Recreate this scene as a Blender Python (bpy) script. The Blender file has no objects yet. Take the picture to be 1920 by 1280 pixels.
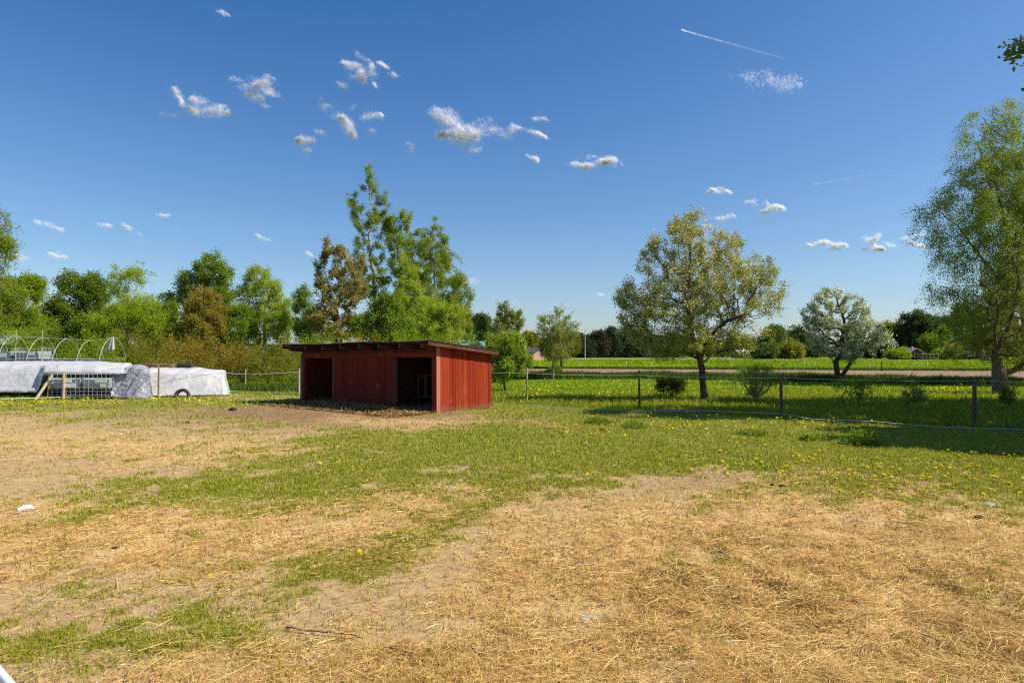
import bpy, math, numpy as np
from mathutils import Vector, Matrix
R = math.radians
scene = bpy.context.scene
COL = scene.collection

# ------------------------------------------------------------------ camera
CAMZ, F = 1.75, 1280.0
PITCH = math.atan(20 / F)
cam = bpy.data.cameras.new('camera')
cam.lens = 24.0; cam.sensor_width = 36.0
cam.clip_start = 0.05; cam.clip_end = 6000
cam_o = bpy.data.objects.new('camera', cam); COL.objects.link(cam_o)
cam_o.location = (0, 0, CAMZ); cam_o.rotation_euler = (R(90) + PITCH, 0, 0)
scene.camera = cam_o
cp, sp = math.cos(PITCH), math.sin(PITCH)

def at(px, py, Y):
    """point at depth Y seen at photo pixel (px, py)"""
    u = (px - 960) / F; v = (640 - py) / F
    d = np.array([u, cp - sp * v, sp + cp * v])
    return np.array([0, 0, CAMZ]) + d * (Y / d[1])

def ground_at(px, py):
    u = (px - 960) / F; v = (640 - py) / F
    d = np.array([u, cp - sp * v, sp + cp * v])
    return np.array([0, 0, CAMZ]) + d * (CAMZ / -d[2])

def to_px(x, y):
    """flat ground point -> photo pixel (used to lay out where grass and straw grow)"""
    y = np.maximum(y, 0.6)
    zc = y * cp - CAMZ * sp
    yc = -y * sp - CAMZ * cp
    zc = np.maximum(zc, .3)
    return 960 + F * x / zc, 640 - F * yc / zc

# ------------------------------------------------------------------ noise
def _hash(ix, iy, iz, seed):
    h = (ix.astype(np.int64) * 374761393 + iy.astype(np.int64) * 668265263 + iz.astype(np.int64) * 2147483647 + seed * 1274126177) & 0xffffffff
    h = ((h ^ (h >> 13)) * 1274126177) & 0xffffffff
    h = ((h ^ (h >> 16)) * 2246822519) & 0xffffffff
    return ((h ^ (h >> 15)) & 0xffffff) / float(0xffffff)

def vnoise(p, seed=0):
    p = np.asarray(p, float)
    i = np.floor(p).astype(np.int64); f = p - i
    f = f * f * (3 - 2 * f)
    r = 0
    for dx in (0, 1):
        wx = f[:, 0] if dx else 1 - f[:, 0]
        for dy in (0, 1):
            wy = f[:, 1] if dy else 1 - f[:, 1]
            for dz in (0, 1):
                wz = f[:, 2] if dz else 1 - f[:, 2]
                r = r + wx * wy * wz * _hash(i[:, 0] + dx, i[:, 1] + dy, i[:, 2] + dz, seed)
    return r

def fbm(p, seed=0, octs=4, gain=.5):
    p = np.asarray(p, float); a = 1; s = 0; t = 0
    for o in range(octs):
        s = s + a * vnoise(p, seed + o * 17); t += a; a *= gain; p = p * 2.03 + 7.3
    return s / t

def fbm2(x, y, sc, seed=0, octs=4, gain=.5):
    x = np.asarray(x, float)
    return fbm(np.stack([x * sc, np.asarray(y, float) * sc, np.zeros_like(x) + .5], 1), seed, octs, gain)

def sstep(a, b, x):
    t = np.clip((x - a) / (b - a), 0, 1)
    return t * t * (3 - 2 * t)

# ------------------------------------------------------------------ where the paddock is grass, straw or bare
FENCE_PX = np.array([-600, 0, 290, 430, 560, 925, 1199, 1465, 1760, 2300, 3000], float)
FENCE_PY = np.array([764, 752, 743, 738, 741, 753, 772, 783, 798, 825, 850], float)
def blob(px, py, cx, cy, rx, ry, rot=0.0):
    c, s = math.cos(R(rot)), math.sin(R(rot))
    dx, dy = px - cx, py - cy
    a = (dx * c + dy * s) / rx; b = (-dx * s + dy * c) / ry
    return np.exp(-(a * a + b * b) * 1.1)

GRASS_B = [(260, 762, 420, 14, 0, 1.2), (280, 925, 430, 30, -6, .95), (760, 872, 330, 44, -9, 1.0), (1020, 912, 280, 48, -14, .95),
           (1180, 830, 400, 36, 4, 1.05), (1560, 860, 380, 62, 6, 1.15), (1850, 890, 260, 62, 5, 1.15), (1250, 872, 180, 22, -10, .5),
           (640, 1075, 150, 40, -4, .98), (410, 1155, 230, 40, -14, .72), (130, 1185, 190, 36, -8, .56), (440, 1195, 180, 30, 0, .6),
           (240, 855, 230, 16, 0, .5), (880, 985, 150, 34, -20, .75), (470, 805, 330, 20, 2, .62), (90, 1255, 220, 26, 0, .62), (870, 763, 60, 10, 0, 1.1),
           (780, 1030, 160, 24, -25, .6), (1160, 786, 290, 20, 4, 1.15), (1480, 806, 300, 24, 5, 1.25), (1820, 835, 280, 32, 5, 1.3), (1000, 835, 220, 30, 0, .6), (300, 752, 500, 12, 0, .8), (560, 960, 220, 20, 0, .35), (1120, 1010, 90, 22, 0, .3), (700, 1215, 160, 24, 0, .35), (1440, 930, 130, 22, 6, .5), (660, 835, 260, 20, -5, .5), (520, 1225, 90, 24, 0, .4), (330, 785, 240, 12, 0, .55)]
BARE_B = [(1330, 905, 150, 28, -6, .95), (150, 800, 260, 18, 0, .7), (180, 870, 330, 26, 2, .7), (690, 782, 300, 20, 0, 1.2), (985, 797, 100, 9, 4, 1.2),
          (760, 1150, 220, 60, -20, .8), (850, 1050, 160, 40, -25, .6), (1250, 855, 110, 12, 0, .6), (990, 945, 60, 20, -20, .3),
          (1210, 800, 100, 9, 0, .5), (1480, 845, 120, 9, 0, .5), (800, 890, 120, 10, -10, .45)]
STRAW_B = [(1560, 1130, 500, 160, 6, 1.2), (1250, 1010, 420, 60, -12, .55), (330, 1010, 470, 78, 0, 1.05), (700, 955, 330, 36, -6, .7), (120, 830, 360, 46, 4, .65),
           (1100, 1230, 380, 90, -10, .45), (1750, 1000, 300, 60, 8, .8), (760, 790, 260, 12, 0, .8), (430, 850, 260, 20, 0, .5), (1050, 800, 120, 12, 0, .6), (640, 1240, 300, 60, 0, .3)]

GRASS_B = [(a, b, c * 1.2, d * 1.25, r, w * .84) for a, b, c, d, r, w in GRASS_B]
def masks(x, y):
    px, py = to_px(x, y)
    n1 = fbm2(x, y, .55, 3, 5, .6) - .5
    n2 = fbm2(x, y, 2.2, 11, 4, .65) - .5
    n3 = fbm2(x, y, 6.0, 13, 3, .6) - .5
    wx = px + 160 * (fbm2(x, y, .35, 21, 3) - .5)
    wy = py + (py - 660) * .32 * (fbm2(x, y, .5, 31, 3) - .5)
    g = sum(w * blob(wx, wy, a, b, c, d, r) for a, b, c, d, r, w in GRASS_B)
    b_ = sum(w * blob(wx, wy, a, b, c, d, r) for a, b, c, d, r, w in BARE_B)
    s = sum(w * blob(wx, wy, a, b, c, d, r) for a, b, c, d, r, w in STRAW_B)
    G = .92 * g - .85 * b_ - .2 * s + 2.1 * n1 + 2.5 * n2 + 2.3 * n3 - .05
    S = s - .9 * n1 + 1.1 * n2 + .6 * n3 + .14 - .3 * b_
    fpy = np.interp(px, FENCE_PX, FENCE_PY)
    lush = sstep(3, -2, py - fpy + 6 * n2)
    lush = np.where(y < 8, 0, lush)
    G = np.clip(sstep(.0, 1.15, G), 0, 1)
    S = np.clip(sstep(.1, .8, S), 0, 1) * (1 - lush)
    # the earth round the shelter is trodden bare
    tr = np.exp(-(((x + 5) / 5.0) ** 2 + ((y - 20.6) / 2.2) ** 2)) * (1 - sstep(-2.2, -1.4, x))
    G = np.maximum(G * (1 - np.clip(tr * 1.4, 0, 1)), lush * (1 - np.clip(tr * 1.1, 0, 1)))
    M = np.clip(1.3 * tr + .9 * blob(px, py, 700, 785, 330, 20) + .8 * blob(px, py, 1000, 798, 110, 10) + .5 * blob(px, py, 1330, 905, 160, 26, -6), 0, 1) * (.5 + 1.0 * fbm2(x, y, 1.7, 15, 4, .6))
    return G, S, lush, np.clip(M, 0, 1) * (1 - lush)

def height(x, y):
    x = np.asarray(x, float).ravel(); y = np.asarray(y, float).ravel()
    near = 1 - sstep(26, 40, y)
    px, py = to_px(x, y)
    st = sum(w * blob(px, py, a, b, c, d, r) for a, b, c, d, r, w in STRAW_B[:3]) * (1 - sstep(10, 14, y))
    st = np.clip(st, 0, 1.1)
    h = near * (.07 * (fbm2(x, y, .22, 5, 2) - .5) + .045 * (fbm2(x, y, 1.1, 6, 3) - .5) + .055 * (fbm2(x, y, 5, 7, 4, .65) - .5))
    h = h + st * (.26 * np.maximum(fbm2(x, y, 1.3, 8, 3) - .42, 0) + .13 * np.maximum(fbm2(x, y, 4.2, 9, 2) - .45, 0))
    # trodden straw and muck heaped before the shelter
    d = (x + 2.2) * -.621 + (y - 19.8) * -.784
    a = (x + 2.2) * -.784 + (y - 19.8) * .621
    m = np.exp(-((d - .55) / .5) ** 2) * sstep(.5, 1.6, a) * (1 - sstep(4.6, 6.4, a))
    h = h + m * (.1 + .16 * (fbm2(x, y, 1.6, 12, 3) - .4))
    m2 = np.exp(-((d + 1.2) / .9) ** 2) * sstep(.1, .5, a) * (1 - sstep(6.2, 6.5, a))
    h = h + m2 * .07
    return h
def hz(x, y): return float(height([x], [y])[0])

# ------------------------------------------------------------------ mesh helpers
def mesh_np(name, V, Fc, mats, parent=None, midx=None, smooth=False, attrs=None):
    V = np.ascontiguousarray(V, np.float32); Fc = np.ascontiguousarray(Fc, np.int32)
    n, k = Fc.shape
    me = bpy.data.meshes.new(name)
    me.vertices.add(len(V)); me.vertices.foreach_set('co', V.ravel())
    me.loops.add(n * k); me.loops.foreach_set('vertex_index', Fc.ravel())
    me.polygons.add(n); me.polygons.foreach_set('loop_start', np.arange(0, n * k, k, dtype=np.int32))
    if not isinstance(mats, (list, tuple)): mats = [mats]
    for m in mats: me.materials.append(m)
    if midx is not None: me.polygons.foreach_set('material_index', np.ascontiguousarray(midx, np.int32))
    me.polygons.foreach_set('use_smooth', np.full(n, smooth, bool))
    for an, av in (attrs or {}).items():
        A = me.attributes.new(an, 'FLOAT', 'POINT'); A.data.foreach_set('value', np.ascontiguousarray(av, np.float32))
    me.update(calc_edges=True)
    o = bpy.data.objects.new(name, me); COL.objects.link(o)
    if parent: o.parent = parent
    return o

class MB:
    def __init__(s): s.v = []; s.f = []; s.n = 0
    def add(s, V, Fs):
        V = np.asarray(V, float); s.v.append(V)
        s.f += [tuple(int(i) + s.n for i in f) for f in Fs]; s.n += len(V)
    def box(s, c, size, M=None):
        c = np.asarray(c, float); h = np.asarray(size, float) / 2
        V = np.array([[a, b, d] for d in (-1, 1) for b in (-1, 1) for a in (-1, 1)], float) * h
        if M is not None: V = V @ np.asarray(M, float).T
        s.add(V + c, [(0, 2, 3, 1), (4, 5, 7, 6), (0, 1, 5, 4), (2, 6, 7, 3), (0, 4, 6, 2), (1, 3, 7, 5)])
    def bar(s, a, b, w, d, roll=0.0):
        a = Vector(a); b = Vector(b); z = (b - a); L = z.length; q = z.to_track_quat('Z', 'Y')
        M = np.array((q.to_matrix() @ Matrix.Rotation(roll, 3, 'Z')))
        s.box((np.array(a) + np.array(b)) / 2, (w, d, L), M)
    def tube(s, P, r, n=8, cap=True):
        P = np.asarray(P, float); k = len(P); r = np.broadcast_to(np.asarray(r, float), (k,))
        T = np.gradient(P, axis=0); T /= np.linalg.norm(T, axis=1)[:, None] + 1e-9
        up = np.array([0, 0, 1.]) if abs(T[0, 2]) < .9 else np.array([1., 0, 0])
        V = []
        for i in range(k):
            a = np.cross(T[i], up); a /= np.linalg.norm(a) + 1e-9; b = np.cross(T[i], a); up = -np.cross(T[i], a) * 0 + up
            th = np.arange(n) * 2 * math.pi / n
            V.append(P[i] + r[i] * (np.cos(th)[:, None] * a + np.sin(th)[:, None] * b))
        Fs = []
        for i in range(k - 1):
            for j in range(n):
                j2 = (j + 1) % n
                Fs.append((i * n + j, i * n + j2, (i + 1) * n + j2, (i + 1) * n + j))
        if cap: Fs.append(tuple(range(n))[::-1]); Fs.append(tuple((k - 1) * n + j for j in range(n)))
        s.add(np.concatenate(V), Fs)
    def grid(s, P):
        """P: (a, b, 3) array of points"""
        a, b = P.shape[:2]; Fs = []
        for i in range(a - 1):
            for j in range(b - 1):
                Fs.append((i * b + j, i * b + j + 1, (i + 1) * b + j + 1, (i + 1) * b + j))
        s.add(P.reshape(-1, 3), Fs)
    def build(s, name, mat, parent=None, smooth=False, bevel=0):
        me = bpy.data.meshes.new(name)
        V = np.concatenate(s.v)
        me.from_pydata(V.tolist(), [], s.f); me.materials.append(mat)
        if smooth: me.polygons.foreach_set('use_smooth', np.ones(len(me.polygons), bool))
        me.update()
        o = bpy.data.objects.new(name, me); COL.objects.link(o)
        if parent: o.parent = parent
        if bevel:
            b = o.modifiers.new('bevel', 'BEVEL'); b.width = bevel; b.segments = 1; b.limit_method = 'ANGLE'
        return o

def tag(o, label=None, cat=None, group=None, kind=None):
    if label: o['label'] = label
    if cat: o['category'] = cat
    if group: o['group'] = group
    if kind: o['kind'] = kind
    return o
def empty(name, loc, label, cat, group=None, rz=0):
    o = bpy.data.objects.new(name, None); COL.objects.link(o); o.empty_display_size = .2
    o.location = tuple(float(a) for a in loc); o.rotation_euler = (0, 0, rz)
    return tag(o, label, cat, group)
def copy_tree(o, parent=None):
    c = o.copy(); COL.objects.link(c)
    if parent: c.parent = parent
    for ch in list(o.children): copy_tree(ch, c)
    return c

# ------------------------------------------------------------------ materials
class NT:
    def __init__(s, name):
        s.m = bpy.data.materials.new(name); s.m.use_nodes = True
        s.t = s.m.node_tree; s.t.nodes.clear()
        s.out = s.n('ShaderNodeOutputMaterial')
    def n(s, typ, **kw):
        nd = s.t.nodes.new(typ)
        for k, v in kw.items():
            if k.startswith('i_'):
                nd.inputs[k[2:].replace('_', ' ')].default_value = v
            else: setattr(nd, k, v)
        return nd
    def l(s, a, b): s.t.links.new(a, b)
    def ramp(s, fac, stops):
        r = s.n('ShaderNodeValToRGB'); e = r.color_ramp.elements
        while len(e) < len(stops): e.new(.5)
        for k, (p, c) in zip(e, stops): k.position = p; k.color = (*c, 1) if len(c) == 3 else c
        s.l(fac, r.inputs['Fac']); return r.outputs['Color']
    def noise(s, scale, detail=4, rough=.6, coord='Object', sc=None, dist=0):
        tc = s.n('ShaderNodeTexCoord'); v = tc.outputs[coord]
        if sc:
            mp = s.n('ShaderNodeMapping'); mp.inputs['Scale'].default_value = sc; s.l(v, mp.inputs['Vector']); v = mp.outputs['Vector']
        n = s.n('ShaderNodeTexNoise'); n.inputs['Scale'].default_value = scale; n.inputs['Detail'].default_value = detail
        n.inputs['Roughness'].default_value = rough; n.inputs['Distortion'].default_value = dist
        s.l(v, n.inputs['Vector']); return n.outputs['Fac']
    def mix(s, fac, a, b, mode='MIX'):
        m = s.n('ShaderNodeMix', data_type='RGBA', blend_type=mode)
        for sock, val in ((m.inputs[0], fac), (m.inputs[6], a), (m.inputs[7], b)):
            if isinstance(val, (int, float)): sock.default_value = val
            elif isinstance(val, tuple): sock.default_value = (*val, 1) if len(val) == 3 else val
            else: s.l(val, sock)
        return m.outputs[2]
    def math(s, op, a, b=0.0, clamp=False):
        m = s.n('ShaderNodeMath', operation=op, use_clamp=clamp)
        for sock, val in ((m.inputs[0], a), (m.inputs[1], b)):
            if isinstance(val, (int, float)): sock.default_value = val
            else: s.l(val, sock)
        return m.outputs[0]
    def bsdf(s, color, rough=.8, spec=.3, bump=None, bstr=.3, bdist=.02, metal=0, trans=None):
        b = s.n('ShaderNodeBsdfPrincipled')
        if isinstance(color, tuple): b.inputs['Base Color'].default_value = (*color, 1)
        else: s.l(color, b.inputs['Base Color'])
        if isinstance(rough, (int, float)): b.inputs['Roughness'].default_value = rough
        else: s.l(rough, b.inputs['Roughness'])
        b.inputs['Specular IOR Level'].default_value = spec; b.inputs['Metallic'].default_value = metal
        if bump is not None:
            bp = s.n('ShaderNodeBump'); bp.inputs['Strength'].default_value = bstr; bp.inputs['Distance'].default_value = bdist
            s.l(bump, bp.inputs['Height']); s.l(bp.outputs['Normal'], b.inputs['Normal'])
        sh = b.outputs['BSDF']
        if trans:
            tr = s.n('ShaderNodeBsdfTranslucent')
            if isinstance(color, tuple): tr.inputs['Color'].default_value = (*color, 1)
            else: s.l(color, tr.inputs['Color'])
            mx = s.n('ShaderNodeMixShader'); mx.inputs['Fac'].default_value = trans
            s.l(sh, mx.inputs[1]); s.l(tr.outputs[0], mx.inputs[2]); sh = mx.outputs[0]
        s.l(sh, s.out.inputs['Surface']); return s.m

def leaf_mat(name, stops, trans=.5, warm=(1.25, 1.25, .6), rough=.65, spec=.12, clump=.22, csc=1.1):
    s = NT(name)
    g = s.n('ShaderNodeNewGeometry')
    nz = s.noise(csc, 3, .6)
    f = s.math('ADD', s.math('MULTIPLY', g.outputs['Random Per Island'], 1 - clump), s.math('MULTIPLY', s.math('SUBTRACT', s.math('MULTIPLY', nz, 2.2), .6), clump), True)
    k = len(stops)
    c = s.ramp(f, [(i / (k - 1), st) for i, st in enumerate(stops)])
    b = s.n('ShaderNodeBsdfPrincipled'); b.inputs['Roughness'].default_value = rough; b.inputs['Specular IOR Level'].default_value = spec
    s.l(c, b.inputs['Base Color'])
    tr = s.n('ShaderNodeBsdfTranslucent'); s.l(s.mix(1.0, c, warm, 'MULTIPLY'), tr.inputs['Color'])
    mx = s.n('ShaderNodeMixShader'); mx.inputs['Fac'].default_value = trans
    s.l(b.outputs[0], mx.inputs[1]); s.l(tr.outputs[0], mx.inputs[2]); s.l(mx.outputs[0], s.out.inputs['Surface'])
    return s.m

def bark_mat(name, c1, c2, sc=(6, 6, 1.2), spots=None):
    s = NT(name)
    n = s.noise(3, 6, .7, 'Object', sc)
    c = s.ramp(n, [(.3, c1), (.7, c2)])
    if spots:
        n2 = s.noise(1.6, 4, .7, 'Object', (2, 2, 7))
        c = s.mix(s.math('GREATER_THAN', n2, .56), c, spots)
    return s.bsdf(c, .9, .15, n, .7, .03)

def simple(name, c, rough=.7, spec=.3, var=.25, sc=8, metal=0, stretch=None, bstr=.25, bdist=.003, trans=None):
    s = NT(name)
    n = s.noise(sc, 5, .65, 'Object', stretch)
    lo = tuple(max(0, a * (1 - var)) for a in c); hi = tuple(min(1, a * (1 + var)) for a in c)
    return s.bsdf(s.ramp(n, [(.3, lo), (.7, hi)]), rough, spec, n, bstr, bdist, metal, trans)

# ------------------------------------------------------------------ sun and sky
SAZ, SEL = R(-8), R(47)
sdir = Vector((math.cos(SAZ) * math.cos(SEL), math.sin(SAZ) * math.cos(SEL), math.sin(SEL)))
sun = bpy.data.lights.new('sun', 'SUN'); sun.energy = 5.0; sun.angle = R(.5); sun.color = (1, .925, .79)
so = bpy.data.objects.new('sun', sun); COL.objects.link(so); so.rotation_euler = sdir.to_track_quat('Z', 'Y').to_euler()
so.location = (30, 10, 40)
w = bpy.data.worlds.new('World'); scene.world = w; w.use_nodes = True
wt = w.node_tree; wt.nodes.clear()
sky = wt.nodes.new('ShaderNodeTexSky'); sky.sky_type = 'NISHITA'; sky.sun_disc = False
sky.sun_elevation = SEL; sky.sun_rotation = R(90) - SAZ
sky.altitude = 0; sky.air_density = 1.0; sky.dust_density = .6; sky.ozone_density = 6.0
def vm(op, b):
    n = wt.nodes.new('ShaderNodeVectorMath'); n.operation = op; n.inputs[1].default_value = b; return n
deep, gain, floor_ = vm('SUBTRACT', (.55, .50, .0)), vm('MULTIPLY', (1.08, 1.04, .96)), vm('MAXIMUM', (.1, .3, .5))   # a deeper, cleaner blue overhead
bg = wt.nodes.new('ShaderNodeBackground'); bg.inputs['Strength'].default_value = .099
wo = wt.nodes.new('ShaderNodeOutputWorld')
wt.links.new(sky.outputs[0], deep.inputs[0]); wt.links.new(deep.outputs[0], gain.inputs[0]); wt.links.new(gain.outputs[0], floor_.inputs[0]); wt.links.new(floor_.outputs[0], bg.inputs['Color']); wt.links.new(bg.outputs[0], wo.inputs['Surface'])
scene.view_settings.view_transform = 'Standard'; scene.view_settings.look = 'None'
scene.view_settings.exposure = 0.5; scene.view_settings.gamma = 1.0
scene.cycles.max_bounces = 6; scene.cycles.diffuse_bounces = 3; scene.cycles.glossy_bounces = 2
scene.cycles.transmission_bounces = 4; scene.cycles.transparent_max_bounces = 72; scene.cycles.filter_width = 1.15
scene.cycles.caustics_reflective = False; scene.cycles.caustics_refractive = False
scene.cycles.use_denoising = False

# ------------------------------------------------------------------ ground
def axis(parts):
    a = [parts[0][0]]
    for (s0, s1, st) in parts:
        n = max(1, int(round((s1 - s0) / st))); a += list(np.linspace(s0, s1, n + 1)[1:])
    return np.array(a)
gx = axis([(-2500, -300, 400), (-300, -60, 20), (-60, -22, 1.0), (-22, -9, .16), (-9, 9, .085), (9, 22, .16), (22, 60, 1.0), (60, 300, 20), (300, 2500, 400)])
gy = axis([(-300, -20, 40), (-20, 1.5, 1.0), (1.5, 10, .065), (10, 18, .13), (18, 34, .25), (34, 60, 1.0), (60, 300, 12), (300, 3000, 300)])
GX, GY = np.meshgrid(gx, gy, indexing='ij')
xf, yf = GX.ravel(), GY.ravel()
Zg = height(xf, yf)
Gm, Sm, Lm, Mm = masks(xf, yf)
na, nb = GX.shape
idx = np.arange(na * nb).reshape(na, nb)
Fg = np.stack([idx[:-1, :-1], idx[1:, :-1], idx[1:, 1:], idx[:-1, 1:]], -1).reshape(-1, 4)

def ground_material():
    s = NT('ground_soil_grass')
    def attr(n): a = s.n('ShaderNodeAttribute'); a.attribute_name = n; return a.outputs['Fac']
    G, S, L = attr('grass_cover'), attr('straw_cover'), attr('lawn_cover')
    n1 = s.noise(.9, 5, .65); n2 = s.noise(14, 6, .7); n3 = s.noise(60, 4, .7); n4 = s.noise(4.5, 5, .7)
    soil = s.ramp(n2, [(.2, (.17, .105, .055)), (.5, (.41, .285, .14)), (.78, (.57, .42, .235))])
    soil = s.mix(s.math('MULTIPLY', n4, .45), soil, (.30, .19, .11))
    st = s.ramp(n3, [(.25, (.30, .175, .07)), (.5, (.53, .355, .16)), (.75, (.66, .48, .25))])
    st = s.mix(s.ramp(n4, [(.45, (0, 0, 0)), (.75, (.6, .6, .6))]), st, (.40, .23, .085))
    gr = s.ramp(n2, [(.25, (.08, .11, .012)), (.55, (.15, .20, .022)), (.8, (.25, .26, .05))])
    lawn = s.ramp(n4, [(.25, (.10, .165, .010)), (.7, (.17, .245, .014))])
    muck = s.ramp(n2, [(.25, (.10, .062, .032)), (.55, (.22, .135, .07)), (.8, (.36, .235, .125))])
    soil = s.mix(s.math('MULTIPLY', attr('muck_cover'), .9), soil, muck)
    sf = s.math('MULTIPLY', S, s.ramp(n4, [(.2, (.45,) * 3), (.6, (1,) * 3)]), True)
    c = s.mix(sf, soil, st)
    gf = s.math('MULTIPLY', G, s.ramp(n2, [(.3, (.35,) * 3), (.62, (1,) * 3)]), True)
    c = s.mix(gf, c, gr)
    c = s.mix(L, c, lawn)
    hgt = s.math('ADD', n2, s.math('MULTIPLY', n3, .6))
    return s.bsdf(c, .95, .05, hgt, .5, .014)
ground = mesh_np('ground', np.stack([xf, yf, Zg], 1), Fg, ground_material(), smooth=True,
                 attrs={'grass_cover': Gm, 'straw_cover': Sm, 'lawn_cover': Lm, 'muck_cover': Mm})
tag(ground, kind='structure')

# ploughed strip and the far field, thin sheets over the ground
def sheet(name, pts, z, mat, kind='structure'):
    mb = MB(); mb.add([(p[0], p[1], z) for p in pts], [tuple(range(len(pts)))])
    return tag(mb.build(name, mat), kind=kind)
M_plough = None
def plough_material():
    s = NT('ploughed_earth')
    n = s.noise(1.5, 6, .7, 'Object', (1, 2.2, 1)); n2 = s.noise(9, 4, .7)
    c = s.ramp(n, [(.3, (.25, .165, .115)), (.7, (.35, .245, .17))])
    c = s.mix(s.math('MULTIPLY', n2, .4), c, (.20, .14, .10))
    return s.bsdf(c, .95, .0, n2, .8, .12)
def field_material():
    s = NT('field_grass')
    n = s.noise(.10, 5, .65, 'Object', (.35, 1.6, 1)); n2 = s.noise(1.2, 4, .7, 'Object', (.5, 2, 1))
    c = s.ramp(n, [(.3, (.10, .165, .006)), (.55, (.165, .23, .008)), (.75, (.23, .26, .012))])
    c = s.mix(s.math('MULTIPLY', n2, .7), c, (.105, .155, .008))
    return s.bsdf(c, 1.0, .0, n2, .6, .15)
M_field = field_material()
sheet('field', [(-40, 62), (260, 50), (420, 230), (-60, 215)], .02, M_field)
sheet('ploughed_field', [(-6, 75), (-3.5, 49.5), (9, 48), (25, 45), (60, 38), (95, 36), (110, 50), (60, 59), (30, 66)], .035, plough_material())
sheet('road', [(-30, 163), (8, 162), (90, 168), (260, 172), (260, 182), (-30, 178)], .04, simple('pale_track', (.26, .24, .10), .95, .05, .25, .6))

# ------------------------------------------------------------------ pony shelter
def splash(s, c):
    """dried mud thrown up the foot of the boards, with a ragged upper edge"""
    tc = s.n('ShaderNodeTexCoord'); sx = s.n('ShaderNodeSeparateXYZ'); s.l(tc.outputs['Object'], sx.inputs[0])
    nz = s.noise(5, 5, .7)
    h = s.math('ADD', s.math('MULTIPLY', sx.outputs['Z'], -2.6), s.math('MULTIPLY', nz, 1.5))
    return s.mix(s.ramp(h, [(.25, (0,) * 3), (.75, (.7,) * 3)]), c, (.20, .12, .075))
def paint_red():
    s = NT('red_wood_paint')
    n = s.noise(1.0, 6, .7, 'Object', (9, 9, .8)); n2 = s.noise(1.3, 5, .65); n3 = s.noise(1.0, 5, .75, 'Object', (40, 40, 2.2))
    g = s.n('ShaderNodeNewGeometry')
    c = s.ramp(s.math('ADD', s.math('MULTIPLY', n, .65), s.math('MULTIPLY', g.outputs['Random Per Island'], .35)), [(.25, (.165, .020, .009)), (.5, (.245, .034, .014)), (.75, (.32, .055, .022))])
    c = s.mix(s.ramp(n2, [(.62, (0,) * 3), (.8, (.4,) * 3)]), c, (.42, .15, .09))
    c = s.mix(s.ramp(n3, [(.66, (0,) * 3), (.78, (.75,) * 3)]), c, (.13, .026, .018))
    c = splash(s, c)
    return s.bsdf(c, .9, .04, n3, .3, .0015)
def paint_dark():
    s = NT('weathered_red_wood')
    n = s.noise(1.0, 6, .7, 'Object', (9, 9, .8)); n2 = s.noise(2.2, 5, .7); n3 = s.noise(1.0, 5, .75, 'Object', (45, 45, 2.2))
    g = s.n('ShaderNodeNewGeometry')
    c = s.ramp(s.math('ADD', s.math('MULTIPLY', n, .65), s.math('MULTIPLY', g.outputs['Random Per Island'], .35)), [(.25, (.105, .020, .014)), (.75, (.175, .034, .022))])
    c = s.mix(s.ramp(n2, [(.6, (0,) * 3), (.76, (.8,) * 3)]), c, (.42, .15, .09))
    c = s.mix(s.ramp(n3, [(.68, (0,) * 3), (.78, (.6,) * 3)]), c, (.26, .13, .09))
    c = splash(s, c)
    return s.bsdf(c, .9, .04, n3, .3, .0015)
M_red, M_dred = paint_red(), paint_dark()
M_grey = simple('grey_weathered_wood', (.34, .26, .19), .9, .1, .35, 1, 0, (14, 14, 1.5), .5)
M_greypale = simple('pale_weathered_wood', (.50, .43, .34), .9, .1, .3, 1, 0, (14, 14, 1.5), .5)
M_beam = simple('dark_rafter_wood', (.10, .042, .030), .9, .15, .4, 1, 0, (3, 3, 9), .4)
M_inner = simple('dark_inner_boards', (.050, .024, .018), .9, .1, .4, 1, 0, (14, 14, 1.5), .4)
M_roof = simple('dark_corrugated_roof', (.050, .040, .032), .75, .25, .45, 3, 0, (1, 4, 1), .3)
LS, DS = 6.6, 2.47
shed = empty('pony_shelter', (-2.2, 19.8, 0), 'red board field shelter with two open doorways and a dark corrugated lean-to roof', 'shelter')
shed.rotation_euler = (R(-0.4), -.0108, math.atan2(-.621, .784))
rs = np.random.default_rng(5)
ZB = -.22
def zr(y): return 1.985 - .088 * y          # underside of the roof at depth y
def boards_x(x0, x1, y, ztop, mat, name, th=.022, wd=.135, zlow=ZB):
    mb = MB(); x = x0
    while x < x1 - .01:
        wv = min(wd * rs.uniform(.92, 1.08), x1 - x)
        if x1 - x - wv < .04: wv = x1 - x
        zt = ztop if not callable(ztop) else ztop(x)
        zl = zlow + rs.uniform(-.01, .015)
        mb.box((x + wv / 2, y + rs.uniform(-.003, .003), (zl + zt) / 2), (wv - .005, th, zt - zl)); x += wv
    return mb.build(name, mat, shed, bevel=.003)
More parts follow.
